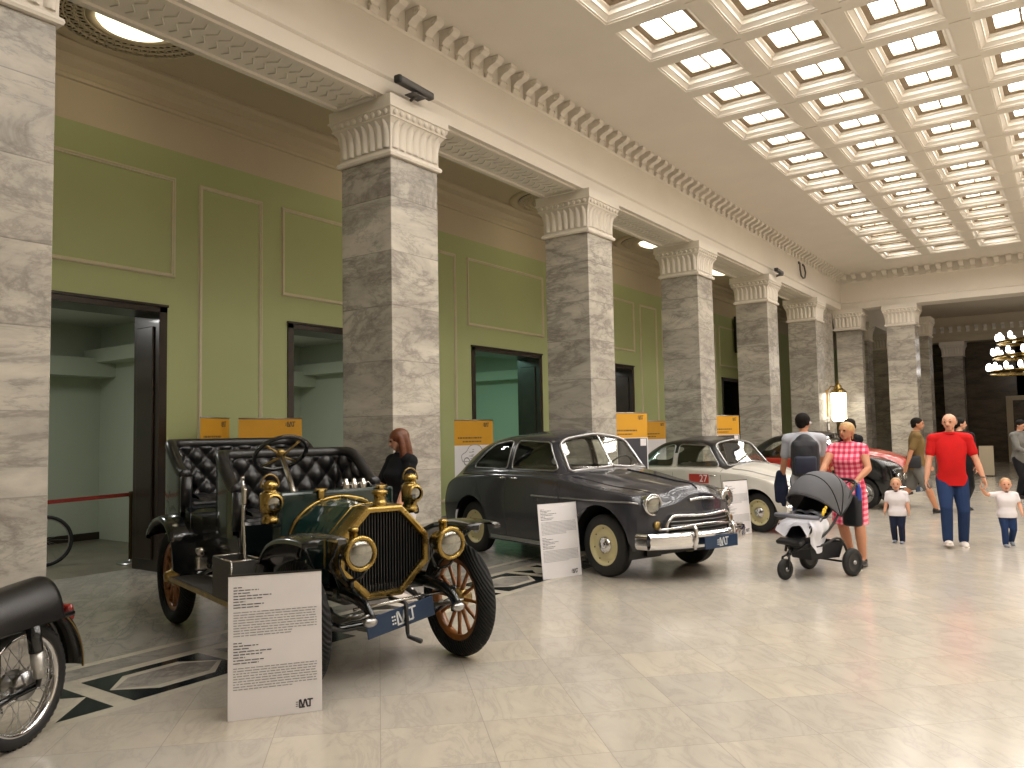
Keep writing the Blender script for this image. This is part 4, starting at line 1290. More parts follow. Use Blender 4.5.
# radiator
OC = [(.14, 1.148), (.368, .92), (.368, .72), (.14, .503), (-.14, .503), (-.368, .72), (-.368, .92), (-.14, 1.148)]
def scale_oct(k, d=0): return [(y * k, .825 + (z - .825) * k) for y, z in OC]
r_ = MB()
lay = [(1.11, 1.0), (1.235, 1.0), (1.255, .975), (1.262, .94), (1.262, .865), (1.25, .845), (1.20, .835)]
vs = []
for x, k in lay: vs += [(x, y, z) for y, z in scale_oct(k)]
r_.add(vs, [(i * 8 + j, i * 8 + (j + 1) % 8, (i + 1) * 8 + (j + 1) % 8, (i + 1) * 8 + j) for i in range(len(lay) - 1) for j in range(8)], 0, False)
rad = r_.build('radiator_shell', M['brass'], t)
co = MB().add([(1.215, y, z) for y, z in scale_oct(.85)], [tuple(range(8))], 0, False)
for i in range(27):
    y = -.30 + .6 * i / 26
    h = .5 * (.27 * 2) if abs(y) < .12 else .27 - (abs(y) - .12) * 1.0
    h = max(.06, h)
    co.box((1.228, y, .825), (.022, .008, 2 * h))
co.build('radiator_core', M['core'], rad)
MB().lathe([(.05, 0), (.05, .025), (.042, .03), (.042, .075), (.058, .08), (.058, .10), (.03, .112), (0, .115)], (1.18, 0, 1.145), n=24).build('filler_cap', M['brass'], rad)
# bonnet
def bon(k, x):
    a = [(.36, .60), (.362, .72), (.362, .915), (.25, 1.03), (.145, 1.135), (.07, 1.142), (0, 1.144)]
    b = [(.41, .58), (.415, .72), (.41, .90), (.345, 1.03), (.22, 1.125), (.11, 1.16), (0, 1.172)]
    h = [((1 - k) * p[0] + k * q[0], (1 - k) * p[1] + k * q[1]) for p, q in zip(a, b)]
    return [(x, -y, z) for y, z in h] + [(x, y, z) for y, z in h[::-1][1:]]
m = MB(); secs = [bon(k, 1.12 - k * .56) for k in np.linspace(0, 1, 9)]; q = len(secs[0])
m.add([p for s_ in secs for p in s_], [(i * q + j, i * q + j + 1, (i + 1) * q + j + 1, (i + 1) * q + j) for i in range(8) for j in range(q - 1)], 0, False)
bo = m.build('bonnet', M['dark_green'], t)
MB().tube([Vector(p) + Vector((.0, 0, .004)) for p in smooth_path(bon(1, .56)[1:-1], 5)], .014, 6).tube([Vector(p) + Vector((0, 0, .003)) for p in bon(.12, 1.06)[1:-1]], .008, 6).build('bonnet_beading', M['brass'], bo)
MB().tube([(.56, 0, 1.176), (1.12, 0, 1.148)], .008, 6).build('bonnet_hinge', M['brass'], bo)
for s in (-1, 1):
    MB().box((.85, s * .375, .66), (.12, .03, .03), bev=.008).tube([(.80, s * .385, .66), (.80, s * .385, .76)], .01, 6).build('bonnet_catch', M['nickel'], bo)
# dashboard bulkhead
dsh = MB().box((.47, 0, .90), (.16, .96, .66), bev=.02).build('dashboard', M['dark_green'], t)
for y in (-.16, .36):
    MB().box((.56, y, 1.20), (.03, .05, .07), bev=.008).box((.565, y, 1.11), (.02, .03, .12), bev=.006).tube([(.56, y - .05, 1.235), (.56, y + .05, 1.235)], .012, 6).build('hood_strap_bracket', M['brass'], dsh)
for i, y in enumerate((.10, .17, .25)):
    MB().lathe([(.028, 0), (.028, .05), (.018, .055), (.018, .075), (.0, .08)], (.46, y, 1.225), n=14).build('drip_oiler', M['nickel'], dsh)
MB().tube([(.46, .06, 1.25), (.46, .30, 1.27), (.46, .33, 1.235)], .006, 5).build('oil_pipe', M['nickel'], dsh)

# steering
cdir = Vector((-.64, 0, .77)).normalized(); hub = Vector((.13, -.30, 1.515))
Rw = cdir.to_track_quat('Z', 'Y').to_matrix()
sw_ = MB().torus((0, 0, 0), .205, .017, Rw, 48, 10).build('steering_wheel', M['black_paint'], t, loc=hub)
sp = MB()
for i in range(4):
    a = i * pi / 2 + .6
    sp.tube([Rw @ Vector((.02 * cos(a), .02 * sin(a), -.03)), Rw @ Vector((.2 * cos(a), .2 * sin(a), 0))], .009, 6)
sp.ell((0, 0, 0), (.04, .04, .035)).tube([(0, 0, 0), Rw @ Vector((.13, .05, .03))], .007, 5).ell(Rw @ Vector((.15, .06, .035)), .02)
sp.build('wheel_spider', M['brass_old'], sw_)
MB().tube([Vector((0, 0, 0)), -cdir * .85], .022, 10).build('steering_column', M['nickel'], sw_)
# brake lever
lv = MB().tube([(.62, -.74, .52), (.55, -.74, .80), (.52, -.74, 1.05), (.52, -.74, 1.28)], [.014, .012, .010, .010], 8).tube([(.52, -.74, 1.25), (.50, -.74, 1.34)], [.016, .010], 8).ell((.50, -.74, 1.35), .014).box((.53, -.74, 1.22), (.05, .03, .12), bev=.01)
lv.tube([(.48, -.74, .80), (.50, -.74, 1.22)], .006, 5)
lv.build('brake_lever', M['nickel'], t)

# lamps
def big_lamp(y):
    R = rotm(0, pi / 2, 0); c = (1.50, y, .875)
    o = MB().lathe([(.0, -.16), (.04, -.155), (.075, -.12), (.088, -.05), (.092, .02), (.112, .03), (.118, .045), (.112, .062), (.094, .066), (.088, .052)], R=R, n=40).build('headlamp', M['brass'], t, loc=c)
    MB().lathe([(.092, .05), (.07, .066), (.035, .076), (0, .08)], R=R, n=32).build('lens', M['lamp_lens'], o)
    MB().lathe([(.03, 0), (.03, .05), (.04, .055), (.03, .075), (0, .08)], (-.05, 0, .085), n=16).build('chimney', M['brass'], o)
    s = 1 if y > 0 else -1
    f = MB()
    for q in (-.115, .115): f.tube([(-.02, q, 0), (-.03, q, -.08), (-.06, q * .5, -.17), (-.09, 0, -.19)], .011, 6)
    f.tube([(-.09, 0, -.19), (-.13, -s * .03, -.28)], .016, 8).build('lamp_bracket', M['coach_black'], o)
big_lamp(-.345); big_lamp(.36)
def side_lamp(y):
    o = MB().lathe([(.0, -.15), (.06, -.15), (.062, -.12), (.05, -.11), (.055, -.075), (.072, -.07), (.074, .06), (.06, .075), (.045, .08), (.048, .10), (.062, .105), (.058, .13), (.03, .155), (0, .16)], n=28).build('side_lamp', M['brass'], t, loc=(.66, y, 1.175))
    R = rotm(0, pi / 2, 0)
    MB().lathe([(.05, .05), (.062, .055), (.070, .075), (.064, .092), (.050, .095)], R=R, n=28).build('bezel', M['brass'], o)
    MB().lathe([(.052, .08), (.03, .088), (0, .092)], R=R, n=24).build('lens', M['lamp_lens'], o)
    MB().tube([(0, .07 * cos(a), .11 + .09 * sin(a)) for a in np.linspace(0, pi, 12)], .006, 6).build('carrying_handle', M['brass_old'], o)
    s = 1 if y > 0 else -1
    MB().tube([(0, 0, -.15), (-.06, -s * .05, -.18), (-.14, -s * .15, -.18)], .012, 6).build('lamp_bracket', M['coach_black'], o)
side_lamp(-.60); side_lamp(.57)

# seats: tufted leather wrapped round a U
def tuft(u, v):
    a = abs(sin(pi * (u + v)) * sin(pi * (u - v)))
    return a ** .55
def bench(xb, xf, hw, zc, zt, za, name, cols, rowsn, tilt=.10):
    """xb back, xf front of the arms, zc cushion height, zt top of back, za top of arm front"""
    U = smooth_path([(xf, -hw), (xf - .12, -hw - .01), (xb + .22, -hw), (xb + .05, -hw + .07), (xb, -hw + .25), (xb, 0), (xb, hw - .25), (xb + .05, hw - .07), (xb + .22, hw), (xf - .12, hw + .01), (xf, hw)], 10)
    L = [0]
    for a, b in zip(U, U[1:]): L.append(L[-1] + hypot(b[0] - a[0], b[1] - a[1]))
    def at(a):
        s_ = a * L[-1]; i = min(max(int(np.searchsorted(L, s_)) - 1, 0), len(U) - 2)
        k = (s_ - L[i]) / max(1e-6, L[i + 1] - L[i]); p, q = np.array(U[i]), np.array(U[i + 1])
        i0, i1 = max(i - 1, 0), min(i + 2, len(U) - 1); d = np.array(U[i1]) - np.array(U[i0]); d = d / np.hypot(*d)
        return p + (q - p) * k, np.array([-d[1], d[0]])
    def top(a):
        p, _ = at(a); k = min(1, max(0, (p[0] - xb - .10) / (xf - xb - .10)))
        return zt + (za - zt) * (k * k * (3 - 2 * k))
    def inn(a, b):
        p, n = at(a); zt_ = top(a); z = zc - .05 + (zt_ - zc + .05) * b
        lean = tilt * (1 - b)
        h = .02 + .055 * tuft(a * cols, b * rowsn) * (1 if b < .93 else .4) + lean * .6
        # n points to the inside of the U
        c = np.array([(xb + xf) / 2, 0]); 
        if np.dot(n, c - p) < 0: n = -n
        return (p[0] + n[0] * h, p[1] + n[1] * h, z)
    def out(a, b):
        p, n = at(a); c = np.array([(xb + xf) / 2, 0])
        if np.dot(n, c - p) < 0: n = -n
        zt_ = top(a); z = zc - .16 + (zt_ - zc + .16) * b
        return (p[0] - n[0] * .045, p[1] - n[1] * .045, z)
    s_ = MB().grid(inn, 150, 40)
    o = s_.build(name, M['leather'], t)
    MB().grid(out, 60, 4).build('seat_shell', M['coach_black'], o)
    P = []
    for a in np.linspace(0, 1, 70):
        p, n = at(a); P.append((p[0], p[1], top(a) - .005))
    r = MB().tube(P, .052, 10)
    for a in (0, 1):
        p, n = at(a)
        r.tube([(p[0], p[1], zc - .1), (p[0] + .01, p[1], top(a) - .02)], .05, 10)
    r.build('rolled_edge', M['leather'], o)
    cu = MB().grid(lambda a, b: (xb + .04 + (xf - xb - .02) * a, (-hw + .05 + (2 * hw - .1) * b), zc - .02 + .05 * tuft(a * 2.5, b * 5) * (1 if .06 < a < .94 else .3)), 30, 60)
    cu.box(((xb + xf) / 2 + .03, 0, zc - .07), (xf - xb - .02, 2 * hw - .08, .13), bev=.03)
    cu.build('cushion', M['leather'], o)
    return o
bench(-1.80, -1.12, .66, 1.10, 1.60, 1.33, 'rear_seat', 13, 2.6)
bench(-.56, .02, .60, 1.02, 1.50, 1.24, 'front_seat', 11, 2.4)
# body tub
tub = MB()
def tsec(x, hw, z0, z1, fl): return [(x, -hw + fl, z0), (x, -hw, z0 + .12), (x, -hw - .015, z1), (x, hw + .015, z1), (x, hw, z0 + .12), (x, hw - fl, z0)]
S_ = [tsec(-1.86, .50, .72, 1.06, .06), tsec(-1.80, .62, .66, 1.08, .06), tsec(-1.2, .68, .62, 1.08, .06), tsec(-.95, .66, .60, 1.00, .05), tsec(-.75, .62, .58, .98, .04), tsec(.02, .60, .58, 1.0, .03), tsec(.06, .58, .58, .96, .03)]
q = 6
tub.add([p for s_ in S_ for p in s_], [(i * q + j, i * q + (j + 1) % q, (i + 1) * q + (j + 1) % q, (i + 1) * q + j) for i in range(len(S_) - 1) for j in range(q)], 0, False)
tub.add(S_[0], [tuple(range(q))], 0, False); tub.add(S_[-1], [tuple(range(q))], 0, False)
tub.build('body_tub', M['coach_black'], t)
MB().box((.24, 0, .60), (.42, .98, .04)).box((.24, -.47, .68), (.40, .03, .16)).box((.24, .47, .68), (.40, .03, .16)).build('floorboard', M['coach_black'], t)
for s in (-1, 1):
    MB().tube([(-1.15, s * .70, .82), (-.80, s * .66, .82)], .008, 5).tube([(-.93, s * .675, .70), (-.93, s * .675, 1.0)], .006, 5).build('door_moulding', M['coach_black'], t)
MB().box((-.55, -.70, .62), (.10, .10, .12), bev=.02).lathe([(.03, 0), (.05, .03), (.05, .06), (0, .07)], (-.55, -.70, .68), n=16).build('step_lamp', M['nickel'], t)
# starting handle and sign
MB().tube([(1.26, .03, .50), (1.46, .03, .50), (1.48, .03, .49), (1.49, .035, .30), (1.50, .035, .275), (1.62, .06, .262)], [.016, .016, .016, .014, .014, .017], 8).build('starting_handle', M['black_metal'], t)
MB().tube([(1.45, -.25, .47), (1.455, -.25, .40)], .006, 5).tube([(1.45, .25, .52), (1.455, .25, .44)], .006, 5).tube([(1.45, -.35, .50), (1.45, .35, .53)], .012, 6).build('sign_bracket', M['nickel'], t)
plate(t, (1.465, .0, .405), .53, .135, 0, radians(9.5))
# ================================================================ EXHIBITION THINGS
def text_lines(mb, o, ax, ay, w, lines, n, rs, m=0):
    """lines: (y, height, length fraction, indent); words as small bars"""
    for y, h, L, x0 in lines:
        x = x0
        while x < L * w:
            ww = rs.uniform(.012, .045) * w / .5
            ww = min(ww, L * w - x)
            if ww > .004: mb.add([o + ax * xx + ay * yy + n for xx, yy in ((x, y), (x + ww, y), (x + ww, y + h), (x, y + h))], [(0, 1, 2, 3)], m, False)
            x += ww + .006 * w / .5
def info_board(loc, rz, label, w=.594, h=.841, tilt=0.0, group='information boards in front of the cars', seed=1):
    """board stands on its lower edge facing local -y"""
    t = empty('information_board', loc, rz, label, 'sign', group)
    R = rotm(-tilt, 0, 0)
    MB().box(R @ Vector((0, .004, h / 2)), (w, .008, h), R, bev=.002).build('panel', M['paper'], t)
    MB().box(R @ Vector((0, .004, h + .004)), (w, .014, .010), R).build('top_edge', M['black_metal'], t)
    leg = MB()
    for s in (-1, 1): leg.tube([R @ Vector((s * w * .3, .012, h * .62)), Vector((s * w * .3, .14, .008))], .008, 6)
    leg.box((0, .14, .008), (w * .7, .016, .012)).build('easel_leg', M['black_metal'], t)
    rs = random.Random(seed)
    ax, ay = R @ Vector((1, 0, 0)), R @ Vector((0, 0, 1)); n = R @ Vector((0, -.0014, 0)); o = R @ Vector((-w / 2 + .03, 0, 0))
    W = w - .06
    y = h - .07
    for blk in range(2):
        tx = MB()
        for L in (.10, .30, .20, .45, .34, .14, .36, .30):
            text_lines(tx, o, ax, ay, W, [(y, .0060, L, 0)], n, rs, 0); y -= .0165
        tx.build('heading_text', M['ink_mid'], t)
        y -= .012; tx = MB()
        for q in range(10 if blk == 0 else 9):
            text_lines(tx, o, ax, ay, W, [(y, .0050, 1.0 if q < 8 else .7, 0)], n, rs, 0); y -= .0150
        tx.build('paragraph_text', M['ink_grey'], t)
        y -= .026
    logo_mb(MB(), R @ Vector((w / 2 - .13, -.0002, .035)), ax, ay, .042, .2, 0).build('logo', M['ink'], t)
    return t
def between(a, b): return ((a[0] + b[0]) / 2, (a[1] + b[1]) / 2, 0), atan2(b[1] - a[1], b[0] - a[0])
c, r = between((-4.115, 2.884), (-3.80, 3.31)); info_board(c, r, 'large white information board in front of the antique touring car', .535, .825, .03, seed=3)
c, r = between((-4.99, 7.545), (-4.80, 8.07)); info_board(c, r, 'tall white information board in front of the dark grey sedan', .56, .84, .10, seed=5)
c, r = between((-4.55, 12.10), (-4.36, 12.62)); info_board(c, r, 'white information board beside the white car, partly behind the grey sedan', .56, .84, .08, seed=8)
c, r = between((-3.35, 35.6), (-2.75, 35.9))
t = empty('display_panel', (-2.60, 30.2, 0), radians(-10), 'beige display panel standing on the far floor near the dark doorway', 'panel')
MB().box((0, 0, .50), (.42, .04, .96), bev=.006).build('board', M['cream'], t); MB().box((0, 0, .015), (.42, .25, .03), bev=.006).build('base', M['black_metal'], t)

# roll-up banners along the aisle
def banner(loc, rz, label, top=2.0, w=.85, dark=None, pict=False, seed=0):
    t = empty('roll_up_banner', loc, rz, label, 'banner', 'yellow roll-up banners along the aisle')
    b = MB().box((0, 0, .045), (w + .04, .20, .075), bev=.015)
    b.build('base', M['steel'], t)
    MB().tube([(0, .03, .05), (0, .03, top)], .010, 8).box((0, .03, top - .02), (.03, .03, .06)).build('pole', M['black_metal'], t)
    MB().tube([(-w / 2, 0, top), (w / 2, 0, top)], .010, 8).build('top_rail', M['steel'], t)
    y0 = top - .42 * (w / .85)
    p = MB().box((0, 0, (y0 + top) / 2), (w, .004, top - y0))
    s = p.build('yellow_sheet', M['amber'], t)
    MB().box((0, 0, (.08 + y0) / 2), (w, .004, y0 - .08)).build('picture_sheet', M['paper'], t)
    rs = random.Random(seed)
    n = Vector((0, -.0032, 0)); ax, ay = Vector((1, 0, 0)), Vector((0, 0, 1))
    logo_mb(MB(), (w / 2 - .20, -.0022, top - .11), ax, ay, .06, .22, 0).build('logo', M['ink_amber'], t)
    tx = MB()
    for q, (L, h) in enumerate(((.62, .026), (.48, .022))):
        text_lines(tx, Vector((-w / 2 + .07 + .10 * q * pict, 0, y0 + .11 - .06 * q)), ax, ay, w, [(0, h, L, 0)], n, rs, 0)
    tx.build('title_text', M['ink_amber'], t)
    tx = MB()
    for q in range(10): text_lines(tx, Vector((-w / 2 + .08, 0, .75 - .035 * q)), ax, ay, w, [(0, .012, .8, 0)], n, rs, 0)
    tx.build('small_text', M['ink_grey'], t)
    if pict:     # drawing of an old car
        tx = MB()
        P = smooth_path([(-.26, 1.20), (-.28, 1.30), (-.18, 1.36), (-.08, 1.46), (.10, 1.46), (.20, 1.36), (.28, 1.30), (.27, 1.20), (-.26, 1.20)], 5)
        tx.tube([(x, -.003, z) for x, z in P], .006, 4)
        for cx in (-.17, .16): tx.torus((cx, -.003, 1.20), .06, .010, rotm(pi / 2, 0, 0), 20, 4)
        for q in range(18): tx.box((rs.uniform(-.22, .22), -.003, rs.uniform(1.22, 1.42)), (rs.uniform(.03, .1), .002, .010))
        tx.build('car_drawing', M['ink_grey'], t)
    if dark:
        tx = MB()
        tx.add([Vector((x, -.003, z)) for x, z in ((-.30, y0 - .01), (w / 2 - .02, y0 - .01), (w / 2 - .02, .9), (-.30, .9))], [(0, 1, 2, 3)], 0, False)
        tx.build('dark_photo', M['ink'], t)
        tx = MB().add([Vector((x, -.0036, z)) for x, z in ((w / 2 - .18, y0 - .14), (w / 2 - .04, y0 - .14), (w / 2 - .04, y0 - .02), (w / 2 - .18, y0 - .02))], [(0, 1, 2, 3)], 0, False)
        tx.build('photo_caption', M['paper'], t)
    return t
banner((-9.08, 6.16, 0), radians(118), 'narrow-looking yellow banner turned edgeways, nearest the open doorway behind the rear seat', 1.915, .74, seed=1)
banner((-8.84, 6.84, 0), radians(70.4), 'wide yellow banner seen above the tufted rear seat of the antique car', 1.905, .85, seed=2)
banner((-8.30, 10.54, 0), radians(79), 'yellow and white banner with a car drawing behind the tail of the grey sedan', 1.885, .85, pict=True, seed=3)
banner((-6.20, 12.10, 0), radians(73), 'yellow banner with dark photo behind the windshield of the grey sedan', 1.96, .85, dark=True, seed=4)
banner((-8.07, 16.97, 0), radians(71), 'dim yellow banner half hidden beside the banner with the dark photo', 1.885, .85, seed=5)
banner((-6.35, 17.0, 0), radians(72), 'yellow banner behind the roof of the white car', 1.96, .85, dark=True, seed=6)

# queue barrier
t = empty('barrier_post', (-10.50, 5.84, 0), 0, 'metal barrier post on a round base in the nearest doorway', 'barrier post')
MB().lathe([(0, 0), (.17, 0), (.17, .012), (.10, .03), (.03, .045), (.024, .06)], n=36).build('base', M['steel'], t)
MB().lathe([(.024, .05), (.024, .88), (.031, .885), (.031, .95), (.022, .96), (0, .96)], n=20).build('post', pm('dark_bronze_post', (.10, .07, .045), .3, 1.0), t)
o = MB().add([(-10.50, 5.81, .895), (-10.50, 5.81, .945), (-10.60, 4.6, .91), (-10.60, 4.6, .86), (-10.74, 3.0, .90), (-10.74, 3.0, .95)], [(0, 1, 2, 3), (3, 2, 5, 4)], 0, False).build('belt', pm('red_webbing', (.30, .03, .02), .7), None)
o.name = 'barrier_belt'; tag(o, 'red webbing belt stretched from the metal barrier post', 'belt')
t = empty('barrier_post', (-10.74, 2.98, 0), 0, 'metal barrier post hidden behind the nearest marble column', 'barrier post')
MB().lathe([(0, 0), (.17, 0), (.17, .012), (.10, .03), (.03, .045), (.024, .06)], n=36).build('base', M['steel'], t)
MB().lathe([(.024, .05), (.024, .88), (.031, .885), (.031, .95), (.022, .96), (0, .96)], n=20).build('post', M['brass_old'], t)

# bicycle in the doorway, mostly behind the column
t = empty('bicycle', (-11.45, 4.62, 0), radians(63), 'old bicycle behind the red belt, only its wheel showing', 'bicycle')
for x, nm in ((.50, 'wheel'), (-.50, 'wheel')):
    w = MB().torus((0, 0, 0), .315, .024, rotm(pi / 2, 0, 0), 48, 8).build('wheel', M['rubber'], t, loc=(x, 0, .34))
    MB().torus((0, 0, 0), .29, .010, rotm(pi / 2, 0, 0), 48, 6).build('rim', M['steel'], w)
    s = MB()
    for i in range(18):
        a = 2 * pi * i / 18; s.tube([(.02 * cos(a + .6), .02 * (-1) ** i, .02 * sin(a + .6)), (.285 * cos(a), 0, .285 * sin(a))], .0018, 4)
    s.tube([(0, -.05, 0), (0, .05, 0)], .014, 8)
    s.build('spokes', M['steel'], w)
f = MB()
for a, b in (((-.5, 0, .34), (-.05, 0, .30)), ((-.05, 0, .30), (-.18, 0, .82)), ((-.5, 0, .34), (-.15, 0, .74)), ((-.15, 0, .74), (.36, 0, .78)), ((-.05, 0, .30), (.37, 0, .68)), ((.35, 0, .86), (.42, 0, .60)), ((.42, 0, .60), (.50, 0, .34))): f.tube([a, b], .014, 8)
f.build('frame', M['black_paint'], t)
MB().ell((-.2, 0, .87), (.13, .07, .04)).build('saddle', M['leather'], t)
MB().tube([(.34, 0, .88), (.33, 0, .98), (.30, .12, 1.0), (.18, .26, .98)], .011, 6).tube([(.33, 0, .98), (.30, -.12, 1.0), (.18, -.26, .98)], .011, 6).build('handlebar', M['chrome'], t)
MB().torus((-.05, 0, .30), .09, .006, rotm(pi / 2, 0, 0), 24, 6).tube([(-.05, .05, .30), (-.05, .05, .14)], .008, 6).tube([(-.05, -.05, .30), (-.05, -.05, .46)], .008, 6).build('crank', M['steel'], t)

# motorcycle at the edge of the frame, rear wheel towards the camera
MOT = empty('motorcycle', (-4.46, 1.43, 0), radians(-64), 'black vintage motorcycle cut by the frame, rear wheel and long seat showing', 'motorcycle')
t = MOT
for x in (-.66, .66):
    w = MB().lathe([(.265, -.03), (.28, -.042), (.30, -.045), (.322, -.03), (.328, 0), (.322, .03), (.30, .045), (.28, .042), (.265, .03)], R=rotm(pi / 2, 0, 0), n=64)
    for i in range(56):
        a = 2 * pi * i / 56
        w.box((.326 * cos(a), 0, .326 * sin(a)), (.012, .05, .016), rotm(0, -a, 0))
    w = w.build('wheel', M['rubber'], t, loc=(x, 0, .33))
    r = MB().lathe([(.268, -.032), (.262, -.036), (.250, -.030), (.243, -.012), (.243, .012), (.250, .030), (.262, .036), (.268, .032)], R=rotm(pi / 2, 0, 0), n=64)
    r.build('rim', M['chrome'], w)
    h = MB().lathe([(0, -.06), (.075, -.055), (.08, -.03), (.05, -.02), (.05, .02), (.08, .03), (.075, .055), (0, .06)], R=rotm(pi / 2, 0, 0), n=32)
    h.build('hub', M['steel'], w)
    s = MB()
    for i in range(36):
        a = 2 * pi * i / 36; sg = 1 if i % 2 else -1
        a0 = a + (.5 if (i // 2) % 2 else -.5)
        s.tube([(.075 * cos(a0), sg * .04, .075 * sin(a0)), (.245 * cos(a), 0, .245 * sin(a))], .0022, 4)
    s.build('spokes', M['steel'], w)
# rear mudguard
def mud(xc, a0, a1, R, name, wid=.075):
    g = MB(); A = np.linspace(a0, a1, 30); pf = [(-1, -.035), (-.96, -.01), (-.7, .012), (0, .022), (.7, .012), (.96, -.01), (1, -.035)]
    g.add([(xc + (R + h) * cos(a), wid * u, .33 + (R + h) * sin(a)) for a in A for u, h in pf], [(i * 7 + j, i * 7 + j + 1, (i + 1) * 7 + j + 1, (i + 1) * 7 + j) for i in range(29) for j in range(6)])
    o = g.build(name, M['black_paint'], t)
    e = MB()
    for s in (-1, 1): e.tube([(xc + (R - .02) * cos(a), s * wid * 1.0, .33 + (R - .02) * sin(a)) for a in A], .004, 5)
    e.build('pinstripe', M['brass_old'], o)
    return o
mud(-.66, .55, pi + .02, .42, 'rear_mudguard', .085); mud(.66, .2, 2.6, .375, 'front_mudguard')
MB().box((-1.02, 0, .64), (.05, .08, .10), rotm(0, .25, 0), bev=.02).build('tail_lamp', M['red_lens'], t)
# seat
s = MB().grid(lambda a, b: (-.88 + .92 * a, (.165 - .02 * a - .02 * (1 - a) ** 3) * cos(pi * (1 - b)) * min(1, (sin(pi * min(a * 4, .5))) + .25), .745 + .01 * a + (.125 + .018 * cos(a * 5)) * sin(pi * b) * min(1, sin(pi * min(a * 5 + .08, .5)) ) - .09 * (1 - sin(pi * b)) ), 30, 24)
s.build('seat', M['leather'], t)
MB().box((-.42, 0, .68), (.86, .20, .06), bev=.02).build('seat_base', M['black_metal'], t)
fr = MB()
for sd in (-1, 1):
    fr.tube([(.45, sd * .02, .86), (.30, sd * .10, .70), (-.30, sd * .13, .66), (-.92, sd * .12, .66)], .016, 8)
    fr.tube([(.45, sd * .02, .80), (.34, sd * .10, .35), (.20, sd * .12, .20), (-.20, sd * .12, .22)], .016, 8)
    fr.tube([(-.20, sd * .12, .30), (-.66, sd * .10, .33)], .020, 8)
    fr.tube([(-.15, sd * .12, .25), (-.20, sd * .12, .66)], .016, 8)
fr.build('frame', M['black_paint'], t)
for sd in (-1, 1):
    a = MB().tube([(-.60, sd * .135, .66), (-.625, sd * .135, .52)], .036, 14).build('shock_absorber', M['black_paint'], t)
    MB().tube([(-.625, sd * .135, .52), (-.652, sd * .135, .38)], .031, 14).build('chrome_sleeve', pm('pale_alloy', (.55, .54, .52), .35, .6), a)
    MB().tube([(-.652, sd * .135, .38), (-.66, sd * .12, .33)], .014, 8).build('lower_eye', M['black_metal'], a)
en = MB().box((.08, 0, .34), (.36, .22, .24), bev=.05).lathe([(.0, -.13), (.12, -.13), (.13, -.10), (.13, .10), (.12, .13), (0, .13)], (.0, 0, .30), rotm(pi / 2, 0, 0), 24)
for i in range(9): en.box((.16, 0, .46 + i * .022), (.19, .19, .008), bev=.002)
en.lathe([(.06, 0), (.07, .05), (.07, .22), (.04, .24)], (.16, 0, .42), n=20)
en.build('engine', M['steel'], t)
MB().tube(smooth_path([(.24, -.06, .56), (.34, -.13, .45), (.28, -.16, .26), (-.1, -.16, .24), (-.45, -.17, .26), (-1.0, -.17, .29)], 8), [.02] * 17 + [.025] * 8 + [.038] * 15 + [.03], 10).build('exhaust_pipe', M['chrome'], t)
tk = MB().ell((.26, 0, .80), (.30, .13, .125)).ell((.36, 0, .82), (.20, .145, .115)); tk.build('fuel_tank', M['black_paint'], t)
MB().box((-.30, 0, .48), (.26, .24, .22), bev=.04).build('tool_box', M['black_paint'], t)
fk = MB()
for sd in (-1, 1): fk.tube([(.46, sd * .08, .92), (.58, sd * .085, .55), (.66, sd * .085, .33)], [.022, .026, .020], 10)
fk.build('front_fork', M['black_paint'], t)
MB().tube([(.44, 0, .95), (.42, .12, 1.0), (.30, .34, 1.0)], .012, 8).tube([(.44, 0, .95), (.42, -.12, 1.0), (.30, -.34, 1.0)], .012, 8).build('handlebar', M['chrome'], t)
hl = MB().lathe([(0, -.12), (.06, -.10), (.09, -.02), (.092, .03), (.085, .04)], R=rotm(0, pi / 2, 0), n=28).build('headlamp', M['black_paint'], t, loc=(.60, 0, .86))
MB().lathe([(.085, .03), (.05, .05), (0, .058)], R=rotm(0, pi / 2, 0), n=24).build('lens', M['lamp_lens'], hl)

# ---------------------------------------------------------------- lanterns, projectors, chandelier
t = empty('wall_lantern', (-6.10, 25.95, 1.84), 0, 'glowing white wall lantern with brass crown in the hall corner', 'lantern')
MB().lathe([(0, 0), (.15, .02), (.22, .06), (.22, .90), (.20, .96), (0, .98)], n=8, smooth=False).build('glass_shade', M['lanternglass'], t)
MB().lathe([(.24, .89), (.25, .93), (.20, .98), (.10, 1.06), (.12, 1.10), (.05, 1.16), (.02, 1.28), (0, 1.29)], n=8).lathe([(.24, .05), (.24, .08), (.12, .02), (.03, -.05), (0, -.06)], n=8).build('crown', M['brass'], t)
f = MB()
for i in range(8):
    a = 2 * pi * i / 8; f.tube([(.23 * cos(a), .23 * sin(a), .06), (.23 * cos(a), .23 * sin(a), .92)], .010, 5)
f.tube([(-.36, 0, .9), (-.2, 0, 1.12), (0, 0, 1.04)], .02, 8).box((-.35, 0, .5), (.03, .2, 1.0), bev=.01)
f.build('bracket', M['brass_old'], t)
t = empty('intercom_box', (-6.44, 25.45, 1.55), 0, 'small dark box on the pier beside the glowing lantern', 'box')
MB().box((.06, 0, .22), (.16, .30, .44), bev=.02).build('casing', M['black_metal'], t); MB().box((.145, 0, .14), (.01, .18, .2), bev=.003).build('paper_notice', M['paper'], t)

